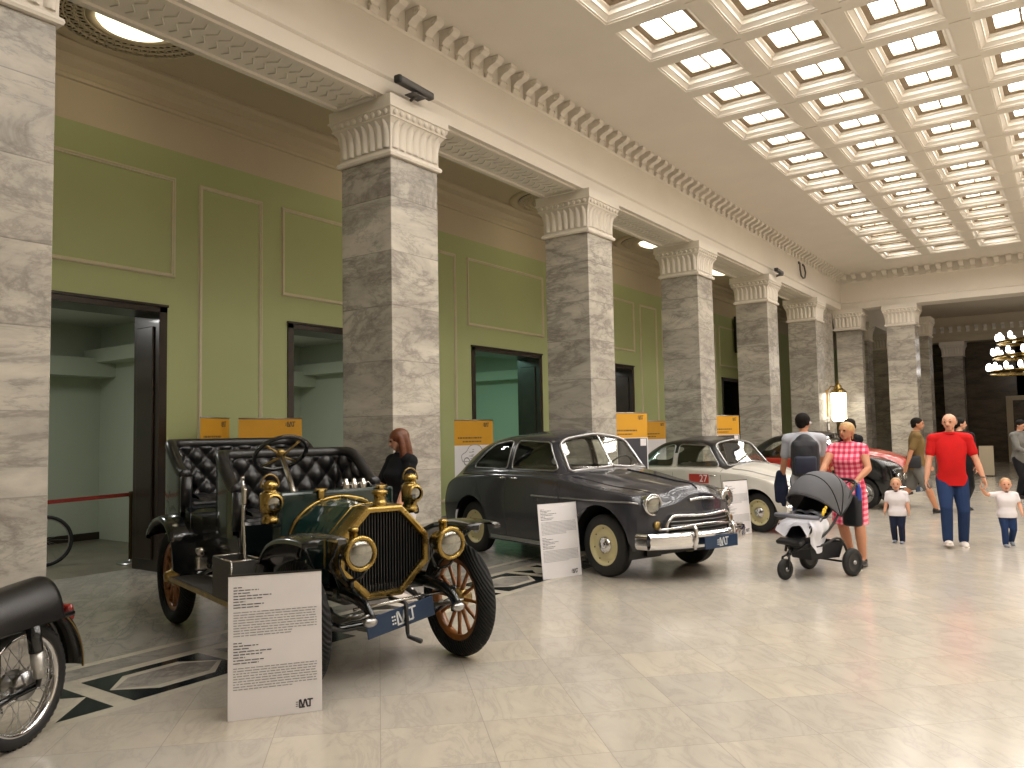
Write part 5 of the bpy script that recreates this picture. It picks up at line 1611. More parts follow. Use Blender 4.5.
def projector(loc, L, label, yaw=0, pitch=.0):
    t = empty('spotlight_bar', loc, 0, label, 'spotlight', 'long spotlights on top of the capitals')
    R = rotm(0, 0, yaw) @ rotm(pitch, 0, 0)
    MB().box((0, 0, .10), (.09, L, .085), R, bev=.02).build('housing', M['steel_grey'], t)
    MB().box(R @ Vector((0, -L / 2 - .005, 0)) + Vector((0, 0, .10)), (.095, .06, .09), R, bev=.02).build('end_cap', M['black_metal'], t)
    MB().tube([(0, 0, .06), (0, 0, 0), (-.08, 0, -.02)], .018, 8).box((0, 0, .005), (.14, .22, .012), bev=.003).build('bracket', M['steel_grey'], t)
    return t
M['steel_grey'] = pm('grey_metal_casing', (.10, .095, .09), .45, .3)
projector((-6.02, 6.66, ZB + .035), .60, 'grey spotlight bar on the capital of the column behind the antique car', .06)
projector((-6.02, 20.15, ZB + .035), .60, 'dark spotlight bar on the capital above the young man with the backpack', .06)
t = empty('beam_hook', (-6.18, 22.7, 5.85), 0, 'small horseshoe shaped metal hook on the long beam near the corner', 'hook')
MB().tube([(.03, -.20, .38), (.05, -.26, .18), (.05, -.18, .02), (.05, 0, -.02), (.05, .18, .02), (.05, .26, .18), (.03, .20, .38)], .022, 8).build('loop', M['steel_grey'], t)
MB().box((.01, -.2, .39), (.03, .08, .06)).box((.01, .2, .39), (.03, .08, .06)).build('fixing', M['steel_grey'], t)
t = empty('column_loudspeaker', (-9.44, 26.45, 4.25), 0, 'tall narrow black loudspeaker on the green wall between far columns', 'loudspeaker')
MB().box((.06, 0, .62), (.14, .30, 1.24), bev=.02).build('cabinet', M['black_metal'], t); MB().box((.135, 0, .62), (.012, .24, 1.14), bev=.004).build('grille', M['core'], t)
for i, (x, z) in enumerate(((-4.03, 3.42), (-4.03, 2.88))): pass
t = empty('chandelier', (-1.22, 36.0, 3.42), 0, 'big three-tier chandelier with brass rings and glowing lamps in the room beyond', 'chandelier')
for q, (R0, z) in enumerate(((1.66, .25), (1.48, .83), (1.30, 1.39))):
    MB().lathe([(R0 - .05, -.06), (R0 + .02, -.08), (R0 + .06, 0), (R0 + .02, .05), (R0 - .05, .04), (R0 - .05, -.06)], n=64).build('brass_ring', M['brass'], t, loc=(0, 0, z))
    n = 20 - 3 * q
    for i in range(n):
        a = 2 * pi * i / n
        b_ = MB().lathe([(0, 0), (.06, .02), (.085, .10), (.075, .20), (.04, .27), (0, .28)], n=12).build('lamp_glass', M['bulb'], t, loc=(R0 * cos(a), R0 * sin(a), z + .07))
s = MB().tube([(0, 0, 0), (0, 0, 3.18)], .05, 8)
for q, (R0, z) in enumerate(((1.66, .25), (1.48, .83), (1.30, 1.39))):
    for i in range(6):
        a = 2 * pi * i / 6; s.tube([(0, 0, z + .3), (R0 * .6 * cos(a), R0 * .6 * sin(a), z - .05), (R0 * cos(a), R0 * sin(a), z)], .022, 6)
s.lathe([(0, -.1), (.12, 0), (.2, .1), (.1, .25), (.05, .3)], n=20).build('stem', M['brass_old'], t)
# ================================================================ PEOPLE
def remesh(mb, voxel, smooth=2):
    me = bpy.data.meshes.new('tmp'); me.from_pydata(mb.v, [], mb.f)
    bm = bmesh.new(); bm.from_mesh(me); bmesh.ops.recalc_face_normals(bm, faces=bm.faces); bm.to_mesh(me); bm.free()
    o = bpy.data.objects.new('tmp', me); COL.objects.link(o)
    md = o.modifiers.new('r', 'REMESH'); md.mode = 'VOXEL'; md.voxel_size = voxel
    dg = bpy.context.evaluated_depsgraph_get(); dg.update()
    out = bpy.data.meshes.new_from_object(o.evaluated_get(dg))
    bpy.data.objects.remove(o); bpy.data.meshes.remove(me)
    bm = bmesh.new(); bm.from_mesh(out)
    for _ in range(smooth): bmesh.ops.smooth_vert(bm, verts=bm.verts, factor=.5, use_axis_x=True, use_axis_y=True, use_axis_z=True)
    for f in bm.faces: f.smooth = True
    bm.to_mesh(out); bm.free()
    return out
def blob(mb, name, mat, parent, voxel=.008, smooth=2):
    me = remesh(mb, voxel, smooth); me.name = name; me.materials.clear(); me.materials.append(mat)
    return link(bpy.data.objects.new(name, me), parent)

def cap(mb, a, b, ra, rb, n=14):
    a, b = Vector(a), Vector(b); d = b - a; L = d.length
    if L < 1e-5: return mb.ell(a, ra)
    d.normalize()
    pts = []; rr = []
    for k in range(5):
        q = pi / 2 * k / 5
        pts.append(a - d * ra * cos(q)); rr.append(max(1e-4, ra * sin(q)))
    for k in range(7):
        pts.append(a + d * L * k / 6); rr.append(ra + (rb - ra) * k / 6)
    for k in range(4, -1, -1):
        q = pi / 2 * k / 5
        pts.append(b + d * rb * cos(q)); rr.append(max(1e-4, rb * sin(q)))
    return mb.tube(pts, rr, n)
def limb(mb, P, R):
    for (a, b), (ra, rb) in zip(zip(P, P[1:]), zip(R, R[1:])): cap(mb, a, b, ra, rb)
    return mb
def ik(a, c, l1, l2, pole):
    a, c = Vector(a), Vector(c); d = c - a; L = min(d.length, (l1 + l2) * .999)
    d.normalize(); c = a + d * L
    x = (l1 * l1 - l2 * l2 + L * L) / (2 * L); h = sqrt(max(0, l1 * l1 - x * x))
    p = Vector(pole); p = p - d * p.dot(d); p.normalize()
    return a + d * x + p * h, c

def hand(mb, w, d, pn, L, curl, side):
    """w wrist, d finger direction, pn palm normal (the side the fingers close towards)"""
    d = Vector(d).normalized(); pn = Vector(pn); pn = (pn - d * pn.dot(d)).normalized()
    s = d.cross(pn) * side          # towards the thumb
    if s.length < .5: s = d.orthogonal()
    s.normalize()
    R = Matrix((d, s, pn)).transposed()
    mb.ell(Vector(w) + d * L * .26, (L * .30, L * .21, L * .10), R, 0, 12, 8)
    for i, (o, f) in enumerate(((.155, .92), (.055, 1.0), (-.05, .95), (-.145, .76))):
        p = Vector(w) + d * L * .46 + s * L * o; a = curl * .35 + i * .05; seg = L * .56 * f
        for q, k in enumerate((.45, .32, .23)):
            e = p + (d * cos(a) + pn * sin(a) + s * o * .25) * seg * k
            cap(mb, p, e, L * (.052 - .005 * q), L * (.047 - .005 * q), 8); p = e; a += curl * .8
    p = Vector(w) + d * L * .14 + s * L * .16; a = .75
    for q, k in enumerate((.2, .17, .14)):
        e = p + (d * cos(a) + s * sin(a) * .9 + pn * (.35 + curl * .3)).normalized() * L * k
        cap(mb, p, e, L * (.062 - .006 * q), L * (.055 - .006 * q), 8); p = e; a -= .25

def person(name, label, loc, rz, H, skin, *, child=False, female=False, wl=None, wr=None, poleL=(-1, .6, -.2), poleR=(-1, -.6, -.2), al=(0, .055, 0), ar=(0, -.055, 0), heelL=0, heelR=0, lean=0, headyaw=0, headpitch=0,
           shirt=None, sleeve=.5, trousers=None, leg_end=1.0, shoes=None, hair=None, hairstyle='short', curlL=.5, curlR=.5, pnL=(.2, -1, 0), pnR=(.2, 1, 0), dL=None, dR=None, build=1.0, dress=None, collar=None, vox=.0085, faced=True, group=None, fat=0, hem=-.058):
    t = empty(name, loc, rz, label, 'person', group)
    Hs = 1.0
    k = 1.28 if child else 1.0
    hd = (1.52 if child else 1.0)
    hipz = (.47 if child else .515) * H; shz = (.745 if child else .815) * H
    l1 = l2 = (.215 if child else .242) * H
    ank = .042 * H
    sw = (.100 if female else .115) * H * (1.02 if child else 1)
    hw = .05 * H
    hp = Vector((0, 0, hipz))
    ln = rotm(0, lean, 0)
    up = lambda x, y, z: hp + ln @ (Vector((x, y, z)) * H - Vector((0, 0, hipz)))
    sz = shz / H
    shL, shR = up(0, sw / H, sz - .005), up(0, -sw / H, sz - .005)
    hipL, hipR = hp + Vector((0, hw, -.01 * H)), hp + Vector((0, -hw, -.01 * H))
    aL = Vector((al[0] * H, al[1] * H, ank + al[2] * H)); aR = Vector((ar[0] * H, ar[1] * H, ank + ar[2] * H))
    knL, aL = ik(hipL, aL, l1, l2, (1, .08, 0)); knR, aR = ik(hipR, aR, l1, l2, (1, -.08, 0))
    u1, u2 = (.155 if child else .172) * H, (.125 if child else .142) * H
    hl = (.085 if child else .100) * H
    WL = Vector(wl) * H if wl else shL + Vector((.03 * H, .03 * H, -(u1 + u2) * .98))
    WR = Vector(wr) * H if wr else shR + Vector((.03 * H, -.03 * H, -(u1 + u2) * .98))
    elL, WL = ik(shL, WL, u1, u2, poleL); elR, WR = ik(shR, WR, u1, u2, poleR)
    b = k * build
    def torso(mb, g=0.0, z0=-.045, e=0.0):
        hz = hipz / H; fm = 1.0 if female and not child else 0.0
        ring = [(hz + z0, .058 + .012 * fm, .080 + .008 * fm, 0), (hz + .0, .064 + .004 * fm, .088 + .006 * fm, 0), (hz + .05, .061 + .02 * fat, .083 - .002 * fm, .002 + .02 * fat), (hz + .10, .058 + .035 * fat, .079 - .010 * fm + .01 * fat, .004 + .035 * fat),
                (sz - .15, .063 + .03 * fat, .087 - .010 * fm, .004 + .025 * fat), (sz - .085, .070 + .008 * fm, .098 - .012 * fm, .006 + .012 * fm), (sz - .04, .064, .100 - .010 * fm, .0), (sz - .0, .050, .088 - .008 * fm, -.004), (sz + .03, .036, .056, -.006), (sz + .05, .029, .033, -.006)]
        ring[0] = (ring[0][0], .062 + e, ring[0][2] + e * .6, 0); ring[1] = (ring[1][0], ring[1][1] + e * .9, ring[1][2] + e * .5, 0); ring[2] = (ring[2][0], ring[2][1] + e * .4, ring[2][2], ring[2][3])
        f = pchip([r[0] for r in ring], [list(r[1:]) for r in ring])
        zs = np.linspace(ring[0][0], ring[-1][0], 34); vs = []; n = 32
        for z in zs:
            rx, ry, xo = f(z)
            for i in range(n):
                c, s_ = cos(2 * pi * i / n), sin(2 * pi * i / n)
                c = abs(c) ** .85 * (1 if c > 0 else -1); s_ = abs(s_) ** .85 * (1 if s_ > 0 else -1)
                vs.append(up(xo + (rx * b + g) * c, (ry * b + g) * s_, z))
        K = len(zs)
        mb.add(vs, [(i * n + j, i * n + (j + 1) % n, (i + 1) * n + (j + 1) % n, (i + 1) * n + j) for i in range(K - 1) for j in range(n)] + [tuple(range(n)), tuple((K - 1) * n + j for j in range(n))])
        if female and not child:
            for q in (-1, 1): mb.ell(up(.036, q * .040, sz - .09), ((.040 + g * .6) * H,) * 3, ln)
        for q, S0 in ((1, shL), (-1, shR)): cap(mb, up(-.002, q * .045, sz + .004), S0, (.033 * b ** .5 + g) * H, (.033 * b ** .5 + g) * H)
    mb = MB(); torso(mb)
    # neck and head
    hr = .064 * H * hd
    Rh = ln @ rotm(0, 0, headyaw) @ rotm(0, headpitch, 0)
    nb = up(-.005, 0, sz + .02); hc = up(.018, 0, sz) + Vector((0, 0, (.052 if child else .062) * H + hr * .95)) * 1.0
    cap(mb, nb, hc + Rh @ Vector((-.15 * hr, 0, -.4 * hr)), .031 * H * (1.1 if child else 1) * (.88 if female else 1.0), .029 * H * (.88 if female else 1.0))
    P = lambda x, y, z: hc + Rh @ (Vector((x, y, z)) * hr)
    mb.ell(P(-.08, 0, .16), (hr * .96, hr * .76, hr * .84), Rh)
    mb.ell(P(.16, 0, -.22), (hr * .66, hr * .60, hr * .70), Rh)
    mb.ell(P(.42, 0, -.70), (hr * .30, hr * .34, hr * .22), Rh)
    mb.tube([P(.72, 0, .12), P(.88, 0, -.10), P(.98, 0, -.24), P(.80, 0, -.30)], [hr * .07, hr * .10, hr * .13, hr * .10], 8)
    for s in (-1, 1):
        mb.ell(P(.70, s * .26, .20), (hr * .16, hr * .22, hr * .08), Rh)
        mb.ell(P(-.06, s * .76, -.06), (hr * .16, hr * .07, hr * .24), Rh)
    for s, sh, el, w, cu, pn, dd in ((1, shL, elL, WL, curlL, pnL, dL), (-1, shR, elR, WR, curlR, pnR, dR)):
        limb(mb, [sh, sh + (el - sh) * .5, el, el + (w - el) * .35, w], [x * H * (b ** .5) for x in (.031, .029, .023, .0235, .0155)])
        hand(mb, w, dd or (w - el), pn, hl, cu, s)
    for hpj, kn, an in ((hipL, knL, aL), (hipR, knR, aR)):
        limb(mb, [hpj, hpj + (kn - hpj) * .5, kn, kn + (an - kn) * .35, an], [x * H * (b ** .5) for x in (.055, .048, .034, .036, .021)])
    for an, hh in ((aL, heelL), (aR, heelR)):
        f = Vector((cos(hh), 0, -sin(hh)))
        cap(mb, an + Vector((-.012 * H, 0, -.012 * H)), an + f * .095 * H + Vector((0, 0, -.024 * H)), .020 * H, .014 * H)
    body = blob(mb, 'body', skin, t, vox * (.75 if child else 1))
    if faced:
        e = MB()
        for s in (-1, 1): e.ell(P(.80, s * .28, .09), hr * .095, Rh, 0, 10, 8)
        e.build('eyes', M['eye'], t)
        m_ = MB().tube([P(.71, -.22, -.50), P(.80, -.1, -.485), P(.82, 0, -.49), P(.80, .1, -.485), P(.71, .22, -.50)], [hr * .03, hr * .055, hr * .06, hr * .055, hr * .03], 8)
        m_.build('mouth', M['lip'], t)
        br = MB()
        for s in (-1, 1): br.tube([P(.80, s * .14, .29), P(.80, s * .28, .34), P(.72, s * .42, .28)], [hr * .035, hr * .04, hr * .02], 6)
        br.build('eyebrows', hair or M['hair_dark'], t)
    # clothing
    if shirt:
        s_ = MB(); torso(s_, .012, hem, .014)
        for sh, el, w in ((shL, elL, WL), (shR, elR, WR)):
            if sleeve > 0:
                q = min(sleeve, 1); limb(s_, [sh, sh + (el - sh) * q * .5, sh + (el - sh) * q], [.040 * H * b ** .5, .039 * H * b ** .5, .036 * H * b ** .5])
                if sleeve > 1: limb(s_, [el, el + (w - el) * (sleeve - 1)], [.031 * H, .025 * H])
        blob(s_, 'shirt', shirt, t, vox * .9)
        if collar:
            MB().torus(up(0.004, 0, sz + .042), .036 * H * (1.12 if child else 1), .010 * H, ln @ rotm(0, .18, 0), 20, 8).build('collar', collar, t)
    if trousers:
        s_ = MB()
        g = .0075
        s_.ell(up(0, 0, hipz / H + .01), ((.066 * b * (1 + fat * .5) + g) * H, (.088 * b + g) * H, (.07 + g) * H), ln)
        for hpj, kn, an in ((hipL, knL, aL), (hipR, knR, aR)):
            if leg_end >= 1: limb(s_, [hpj, hpj + (kn - hpj) * .5, kn, kn + (an - kn) * .4, an + Vector((0, 0, .005 * H))], [x * H * b ** .5 for x in (.063, .056, .043, .041, .036)])
            else: limb(s_, [hpj, hpj + (kn - hpj) * .5, hpj + (kn - hpj) * (leg_end * 2)], [x * H * b ** .5 for x in (.064, .060, .056)])
        blob(s_, 'trousers' if leg_end >= 1 else 'shorts', trousers, t, vox)
    if dress:
        s_ = MB(); torso(s_, .008)
        for sh, el in ((shL, elL), (shR, elR)): cap(s_, sh, sh + (el - sh) * .25, .041 * H, .040 * H)
        mid = (knL + knR) / 2
        rings = [(0, hipz + .10 * H, .075, .085), (.0, hipz + .02 * H, .085, .102), (.3, hipz - .10 * H, .088, .108), (.75, hipz - .20 * H, .090, .108), (.95, hipz - .235 * H, .092, .108)]
        prev = None; vs = []; n = 28
        for f, z, rx, ry in rings:
            c = mid * f; c = Vector((c.x * .8, c.y * .6, z))
            vs += [c + Vector((rx * H * b * cos(a), ry * H * b * sin(a), 0)) for a in [2 * pi * i / n for i in range(n)]]
        K = len(rings)
        s_.add(vs, [(i * n + j, i * n + (j + 1) % n, (i + 1) * n + (j + 1) % n, (i + 1) * n + j) for i in range(K - 1) for j in range(n)] + [tuple(range(n)), tuple((K - 1) * n + j for j in range(n))])
        blob(s_, 'dress', dress, t, vox)
    if shoes:
        for an, hh in ((aL, heelL), (aR, heelR)):
            s_ = MB(); f = Vector((cos(hh), 0, -sin(hh)))
            w = Vector((0, 0, 1)); Rf = rotm(0, hh, 0)
            c = an + Rf @ Vector((.042 * H, 0, -.022 * H))
            s_.ell(c, (.084 * H, .029 * H * b ** .5, .020 * H), Rf)
            s_.ell(an + Rf @ Vector((-.008 * H, 0, -.012 * H)), (.032 * H, .027 * H, .032 * H), Rf)
            s_.box(an + Rf @ Vector((.038 * H, 0, -.036 * H)), (.158 * H, .050 * H, .012 * H), Rf, bev=.004)
            blob(s_, 'shoe', shoes, t, vox * .7, 1)
    # hair
    if hair:
        h_ = MB()
        if hairstyle == 'short':
            h_.ell(P(-.16, 0, .30), (hr * .96, hr * .83, hr * .84), Rh)
            for s in (-1, 1): h_.ell(P(-.25, s * .62, -.0), (hr * .42, hr * .22, hr * .42), Rh)
            h_.ell(P(-.55, 0, -.20), (hr * .48, hr * .62, hr * .55), Rh)
        elif hairstyle == 'balding':
            for s in (-1, 1): h_.ell(P(-.28, s * .58, .06), (hr * .48, hr * .26, hr * .40), Rh)
            h_.ell(P(-.62, 0, .04), (hr * .44, hr * .62, hr * .46), Rh)
        elif hairstyle == 'thin':
            h_.ell(P(-.13, 0, .23), (hr * .95, hr * .785, hr * .82), Rh)
            h_.ell(P(-.45, 0, -.10), (hr * .54, hr * .62, hr * .5), Rh)
        elif hairstyle == 'tied':
            h_.ell(P(-.16, 0, .27), (hr * .97, hr * .83, hr * .82), Rh)
            h_.ell(P(-.55, 0, -.08), (hr * .52, hr * .64, hr * .52), Rh)
            h_.ell(P(-1.08, 0, .05), (hr * .32, hr * .3, hr * .34), Rh)
            cap(h_, P(-1.1, 0, 0), P(-1.0, .1, -.9), hr * .2, hr * .08)
        elif hairstyle == 'long':
            h_.ell(P(-.14, 0, .28), (hr * .98, hr * .88, hr * .84), Rh)
            for s in (-1, 1):
                limb(h_, [P(-.05, s * .72, .2), P(.0, s * .84, -.6), P(.10, s * .86, -1.4), P(.2, s * .78, -2.2), P(.22, s * .70, -2.9)], [hr * x for x in (.28, .30, .32, .28, .10)])
                limb(h_, [P(-.45, s * .45, .1), P(-.55, s * .5, -.9), P(-.5, s * .5, -1.9), P(-.45, s * .4, -2.8)], [hr * x for x in (.4, .42, .40, .2)])
            limb(h_, [P(-.6, 0, .1), P(-.65, 0, -1.0), P(-.6, 0, -2.6)], [hr * .45, hr * .45, hr * .3])
        blob(h_, 'hair', hair, t, .008 if not child else .006)
    t['_j'] = 0; del t['_j']
    return t, dict(hc=hc, hr=hr, WL=WL, WR=WR, shL=shL, shR=shR, hip=hp, knL=knL, knR=knR, aL=aL, aR=aR, up=up, P=P, elL=elL, elR=elR)

M['skin'] = pm('fair_skin', lin(214, 158, 128), .5, var=.04, scale=14)
M['skin_tan'] = pm('tanned_skin', lin(190, 132, 98), .5, var=.04, scale=14)
M['eye'] = pm('eye_dark', (.03, .025, .02), .15)
M['lip'] = pm('lip_colour', lin(168, 92, 84), .45)
M['hair_dark'] = pm('dark_brown_hair', (.011, .008, .006), .75, var=.4, scale=40, spec=.15)
M['hair_red'] = pm('auburn_hair', lin(98, 52, 27), .45, var=.35, scale=40, bump=.3, bscale=50)
M['hair_blond'] = pm('blond_hair', lin(190, 150, 98), .5, var=.2, scale=40)
M['hair_fair'] = pm('fair_toddler_hair', lin(176, 138, 96), .55, var=.15, scale=40)
M['hair_grey'] = pm('cropped_brown_hair', lin(96, 72, 56), .6, var=.2, scale=60)
def cloth(name, col, var=.08): return pm(name, col, .88, var=var, scale=9, bump=.35, bscale=13, spec=.2)
M['c_red'] = cloth('red_cotton', lin(196, 30, 30))
M['c_denim'] = cloth('dark_blue_denim', lin(38, 56, 92))
M['c_white'] = cloth('white_cotton', lin(226, 220, 222), .03)
M['c_navy'] = cloth('navy_cotton', lin(34, 40, 60))
M['c_black'] = cloth('black_cotton', (.010, .010, .012))
M['c_grey'] = cloth('light_grey_cotton', lin(176, 178, 186), .04)
M['c_tan'] = cloth('tan_cotton', lin(120, 98, 62))
M['c_ash'] = cloth('ash_grey_cotton', lin(112, 110, 106))
M['shoe_white'] = pm('white_leather_shoe', lin(224, 214, 206), .45)
M['shoe_black'] = pm('black_leather_shoe', (.012, .011, .011), .35)
M['shoe_grey'] = pm('grey_canvas_shoe', lin(128, 132, 142), .7)
M['nylon_black'] = pm('black_nylon', (.012, .013, .018), .6, var=.15, bump=.15, bscale=40)
M['nylon_navy'] = pm('navy_nylon', (.014, .018, .04), .6, var=.15)
N = NT('pink_gingham')
x, y, z = N.xyz(N.co('Object'))[0:3]
sq = lambda v: N.math('GREATER_THAN', N.math('FRACT', N.math('DIVIDE', v, .062)), .5)
f = N.math('MULTIPLY', N.math('ADD', sq(y), sq(N.math('ADD', z, N.math('MULTIPLY', x, .12)))), .5)
N.bsdf(Base_Color=N.ramp(f, [(.0, lin(248, 168, 182)), (.5, lin(236, 96, 122)), (1.0, lin(196, 50, 84))]), Roughness=.85)
M['gingham'] = N.mat

def face_to(p, q): return atan2(q[1] - p[1], q[0] - p[0])
CAM = (0, 0)
# man in the red polo shirt, walking towards the camera
pm_ = (-1.50, 12.48, 0); a = face_to(pm_, CAM)
man, MJ = person('person', 'man in red polo shirt, blue jeans and white shoes holding a toddler by the hand', pm_, a + .12, 1.80, M['skin'], shirt=M['c_red'], sleeve=.62, trousers=M['c_denim'], shoes=M['shoe_white'], hair=M['hair_grey'], hairstyle='balding', collar=M['c_red'],
    headyaw=-.35, headpitch=.05, al=(-.03, .062, .0), ar=(.085, -.058, .012), heelR=-.12, heelL=.1, wl=(.06, .225, .445), wr=(.07, -.185, .475), curlL=.9, curlR=.55, poleL=(-1, .5, 0), build=1.0, fat=.35)
MB().torus((0, 0, 0), .031, .006, None, 20, 6).build('wristwatch', M['black_metal'], man, loc=MJ['WL'] + Vector((-.004, -.004, .02)))
# toddlers in white polos
p1 = (-2.20, 12.45, 0)
person('person', 'toddler in white polo shirt walking alone, arms hanging, in front of the red car', p1, face_to(p1, CAM) - .15, .93, M['skin'], child=True, shirt=M['c_white'], sleeve=.65, trousers=M['c_navy'], shoes=M['shoe_grey'], hair=M['hair_fair'], hairstyle='thin', collar=M['c_navy'],
    al=(.02, .055, 0), ar=(-.03, -.055, .005), wl=(.06, .175, .44), wr=(.05, -.175, .45), curlL=.5, curlR=.5, headyaw=.1)
p2 = (-.90, 12.80, 0); a2 = face_to(p2, CAM) + .25
MLw = man.matrix_basis @ MJ['WL']
person('person', 'toddler in white polo shirt holding the hand of the man in red', p2, a2, .93, M['skin'], child=True, shirt=M['c_white'], sleeve=.55, trousers=M['c_denim'], shoes=M['shoe_grey'], hair=M['hair_fair'], hairstyle='thin', collar=M['c_navy'],
    al=(-.06, .055, .03), ar=(.07, -.055, 0), heelL=.25, wl=(.09, .17, .49), wr=(.10, -.335, .835), poleR=(-.3, -.4, -1), curlL=.5, curlR=.7, headyaw=-.1)
# woman in the gingham dress pushing the stroller
pw = (-2.37, 10.42, 0)
wom, WJ = person('person', 'woman in pink checked dress and black shoes pushing the stroller', pw, face_to(pw, CAM) - .22, 1.70, M['skin_tan'], female=True, dress=M['gingham'], shoes=M['shoe_black'], hair=M['hair_blond'], hairstyle='tied', headyaw=-.35,
    al=(.15, .105, .0), ar=(-.10, -.03, .03), heelR=.5, heelL=-.1, wl=(.20, .10, .60), wr=(.24, -.14, .61), poleL=(-.6, 1, -.2), poleR=(-.6, -1, -.2), curlL=1.2, curlR=1.2, pnL=(0, -.2, -1), pnR=(0, .2, -1), build=1.12, fat=.12)
MB().torus((0, 0, 0), .027, .004, rotm(.3, .9, 0), 18, 6).build('bracelet', M['brass'], wom, loc=WJ['WL'] + Vector((-.03, 0, .012)))
# young man with backpack seen from behind
pb = (-3.12, 11.27, 0); ab = face_to(CAM, pb) + .02
bk_, BJ = person('person', 'young man in grey T-shirt and jeans seen from behind wearing a backpack', pb, ab, 1.84, M['skin_tan'], shirt=M['c_grey'], sleeve=.7, trousers=M['c_denim'], shoes=M['shoe_white'], hair=M['hair_dark'], hairstyle='short', headyaw=-.55,
    wl=(.10, .17, .50), wr=(.20, -.13, .56), al=(.02, .06, 0), ar=(-.02, -.06, 0), curlL=.8, curlR=.8, build=1.02)
MB().ell((0, 0, 0), (.012, .012, .02)).build('earphone', M['c_white'], bk_, loc=BJ['P'](.02, -.88, -.1))
# dark-haired man behind the woman
pd = (-3.25, 14.6, 0)
person('person', 'dark-haired person mostly hidden behind the head of the woman in pink', pd, face_to(pd, CAM) - 1.0, 1.78, M['skin_tan'], shirt=M['c_black'], sleeve=.7, trousers=M['c_navy'], shoes=M['shoe_black'], hair=M['hair_dark'], hairstyle='short', headpitch=.35, wl=(.2, .1, .58), wr=(.2, -.1, .58))
# passer-by in tan shirt
pt = (-2.62, 16.9, 0)
tan_, TJ = person('person', 'young man in tan shirt and grey shorts walking past with a black shoulder bag', pt, radians(12), 1.80, M['skin_tan'], shirt=M['c_tan'], sleeve=.75, trousers=M['c_ash'], leg_end=.46, shoes=M['shoe_black'], hair=M['hair_dark'], hairstyle='short', headyaw=-.2,
    al=(-.22, .05, .05), ar=(.17, -.05, .0), heelL=.6, heelR=-.1, wl=(.12, .12, .52), wr=(-.10, -.14, .50), lean=.05)
# person behind the man in red
pp = (-1.93, 17.5, 0)
person('person', 'dark-haired person in dark trousers almost hidden behind the man in red', pp, face_to(pp, CAM) + 2.6, 1.78, M['skin'], shirt=M['c_black'], sleeve=.6, trousers=M['c_black'], shoes=M['shoe_black'], hair=M['hair_dark'], hairstyle='short', headyaw=-.9, al=(.12, .055, 0), ar=(-.1, -.055, .03), heelR=.4)
# dark figure at the edge
pe = (-1.18, 21.2, 0)
person('person', 'person in dark clothes standing far back beside the beige panel, cut by the frame', pe, face_to(pe, CAM) + .9, 1.74, M['skin'], shirt=M['c_ash'], sleeve=1.8, trousers=M['c_black'], shoes=M['shoe_black'], hair=M['hair_dark'], hairstyle='short', wl=(.22, .04, .60), wr=(.2, -.1, .58), lean=.06, headpitch=.3)
# red-haired woman behind the touring car
pr_ = (-5.72, 6.05, 0)
girl, GJ = person('person', 'young woman with long auburn hair and black T-shirt behind the antique car', pr_, radians(-104), 1.70, M['skin'], female=True, shirt=M['c_black'], sleeve=.72, trousers=M['c_white'], shoes=M['shoe_white'], hair=M['hair_red'], hairstyle='long', headyaw=-.35, headpitch=.22,
    wr=(.20, -.06, .60), wl=(.13, .15, .53), curlL=.7, curlR=.7, poleL=(-.8, .8, -.4), poleR=(-.8, -.8, -.4), dR=(.8, .3, .1), hem=-.018)
# ================================================================ STROLLER AND BAGS
M['canopy'] = pm('grey_canopy_cloth', lin(92, 92, 96), .85, var=.06, bump=.2, bscale=18)
M['blanket'] = pm('white_blanket', lin(222, 222, 230), .9, var=.03, bump=.4, bscale=9)
M['quilt'] = pm('grey_padded_cloth', lin(120, 122, 132), .9, var=.05)
STR = empty('stroller', (-2.55, 9.27, 0), 0, 'black and grey three-wheeled baby stroller with hood pushed by woman in pink', 'stroller')
t = STR
fw = Vector((-.40, -.916, 0)).normalized()      # travel direction
STR.rotation_euler = (0, 0, atan2(fw.y, fw.x))
# wheels: two at the back, twin small wheels at the front
def swheel(x, y, r, w, fork=False):
    o = MB().lathe([(r - .05, -w / 2), (r - .015, -w / 2), (r, -w / 4), (r, w / 4), (r - .015, w / 2), (r - .05, w / 2)], R=rotm(pi / 2, 0, 0), n=40).build('wheel', M['rubber'], t, loc=(x, y, r))
    h = MB().lathe([(r - .045, -w * .45), (r - .06, -w * .3), (.03, -w * .5), (0, -w * .55)], R=rotm(pi / 2, 0, 0), n=32).lathe([(r - .045, w * .45), (r - .06, w * .3), (.03, w * .5), (0, w * .55)], R=rotm(pi / 2, 0, 0), n=32)
    h.build('wheel_disc', M['black_metal'], o)
    MB().lathe([(0, -w * .7), (.022, -w * .68), (.022, w * .68), (0, w * .7)], R=rotm(pi / 2, 0, 0), n=16).build('hub', M['steel'], o)
    return o
swheel(-.33, .29, .152, .06); swheel(-.33, -.29, .152, .06)
swheel(.42, 0, .112, .055)
f = MB()
f.tube([(-.33, -.29, .145), (-.33, .29, .145)], .012, 8)
for s in (-1, 1): f.tube([(.42, s * .045, .112), (.40, s * .045, .24), (.36, 0, .27)], .013, 8)
f.tube([(.37, 0, .25), (.30, 0, .33)], .024, 8)
for s in (-1, 1):
    f.tube(smooth_path([(.30, s * .03, .32), (.10, s * .22, .36), (-.18, s * .25, .42), (-.33, s * .26, .18)], 6), .014, 8)
    f.tube(smooth_path([(.34, s * .05, .30), (.05, s * .24, .48), (-.28, s * .25, .78), (-.52, s * .24, 1.00)], 6), .014, 8)
f.tube(smooth_path([(-.52, -.24, 1.00), (-.56, -.18, 1.035), (-.57, 0, 1.045), (-.56, .18, 1.035), (-.52, .24, 1.00)], 6), .017, 8)
f.build('frame', M['black_metal'], t)
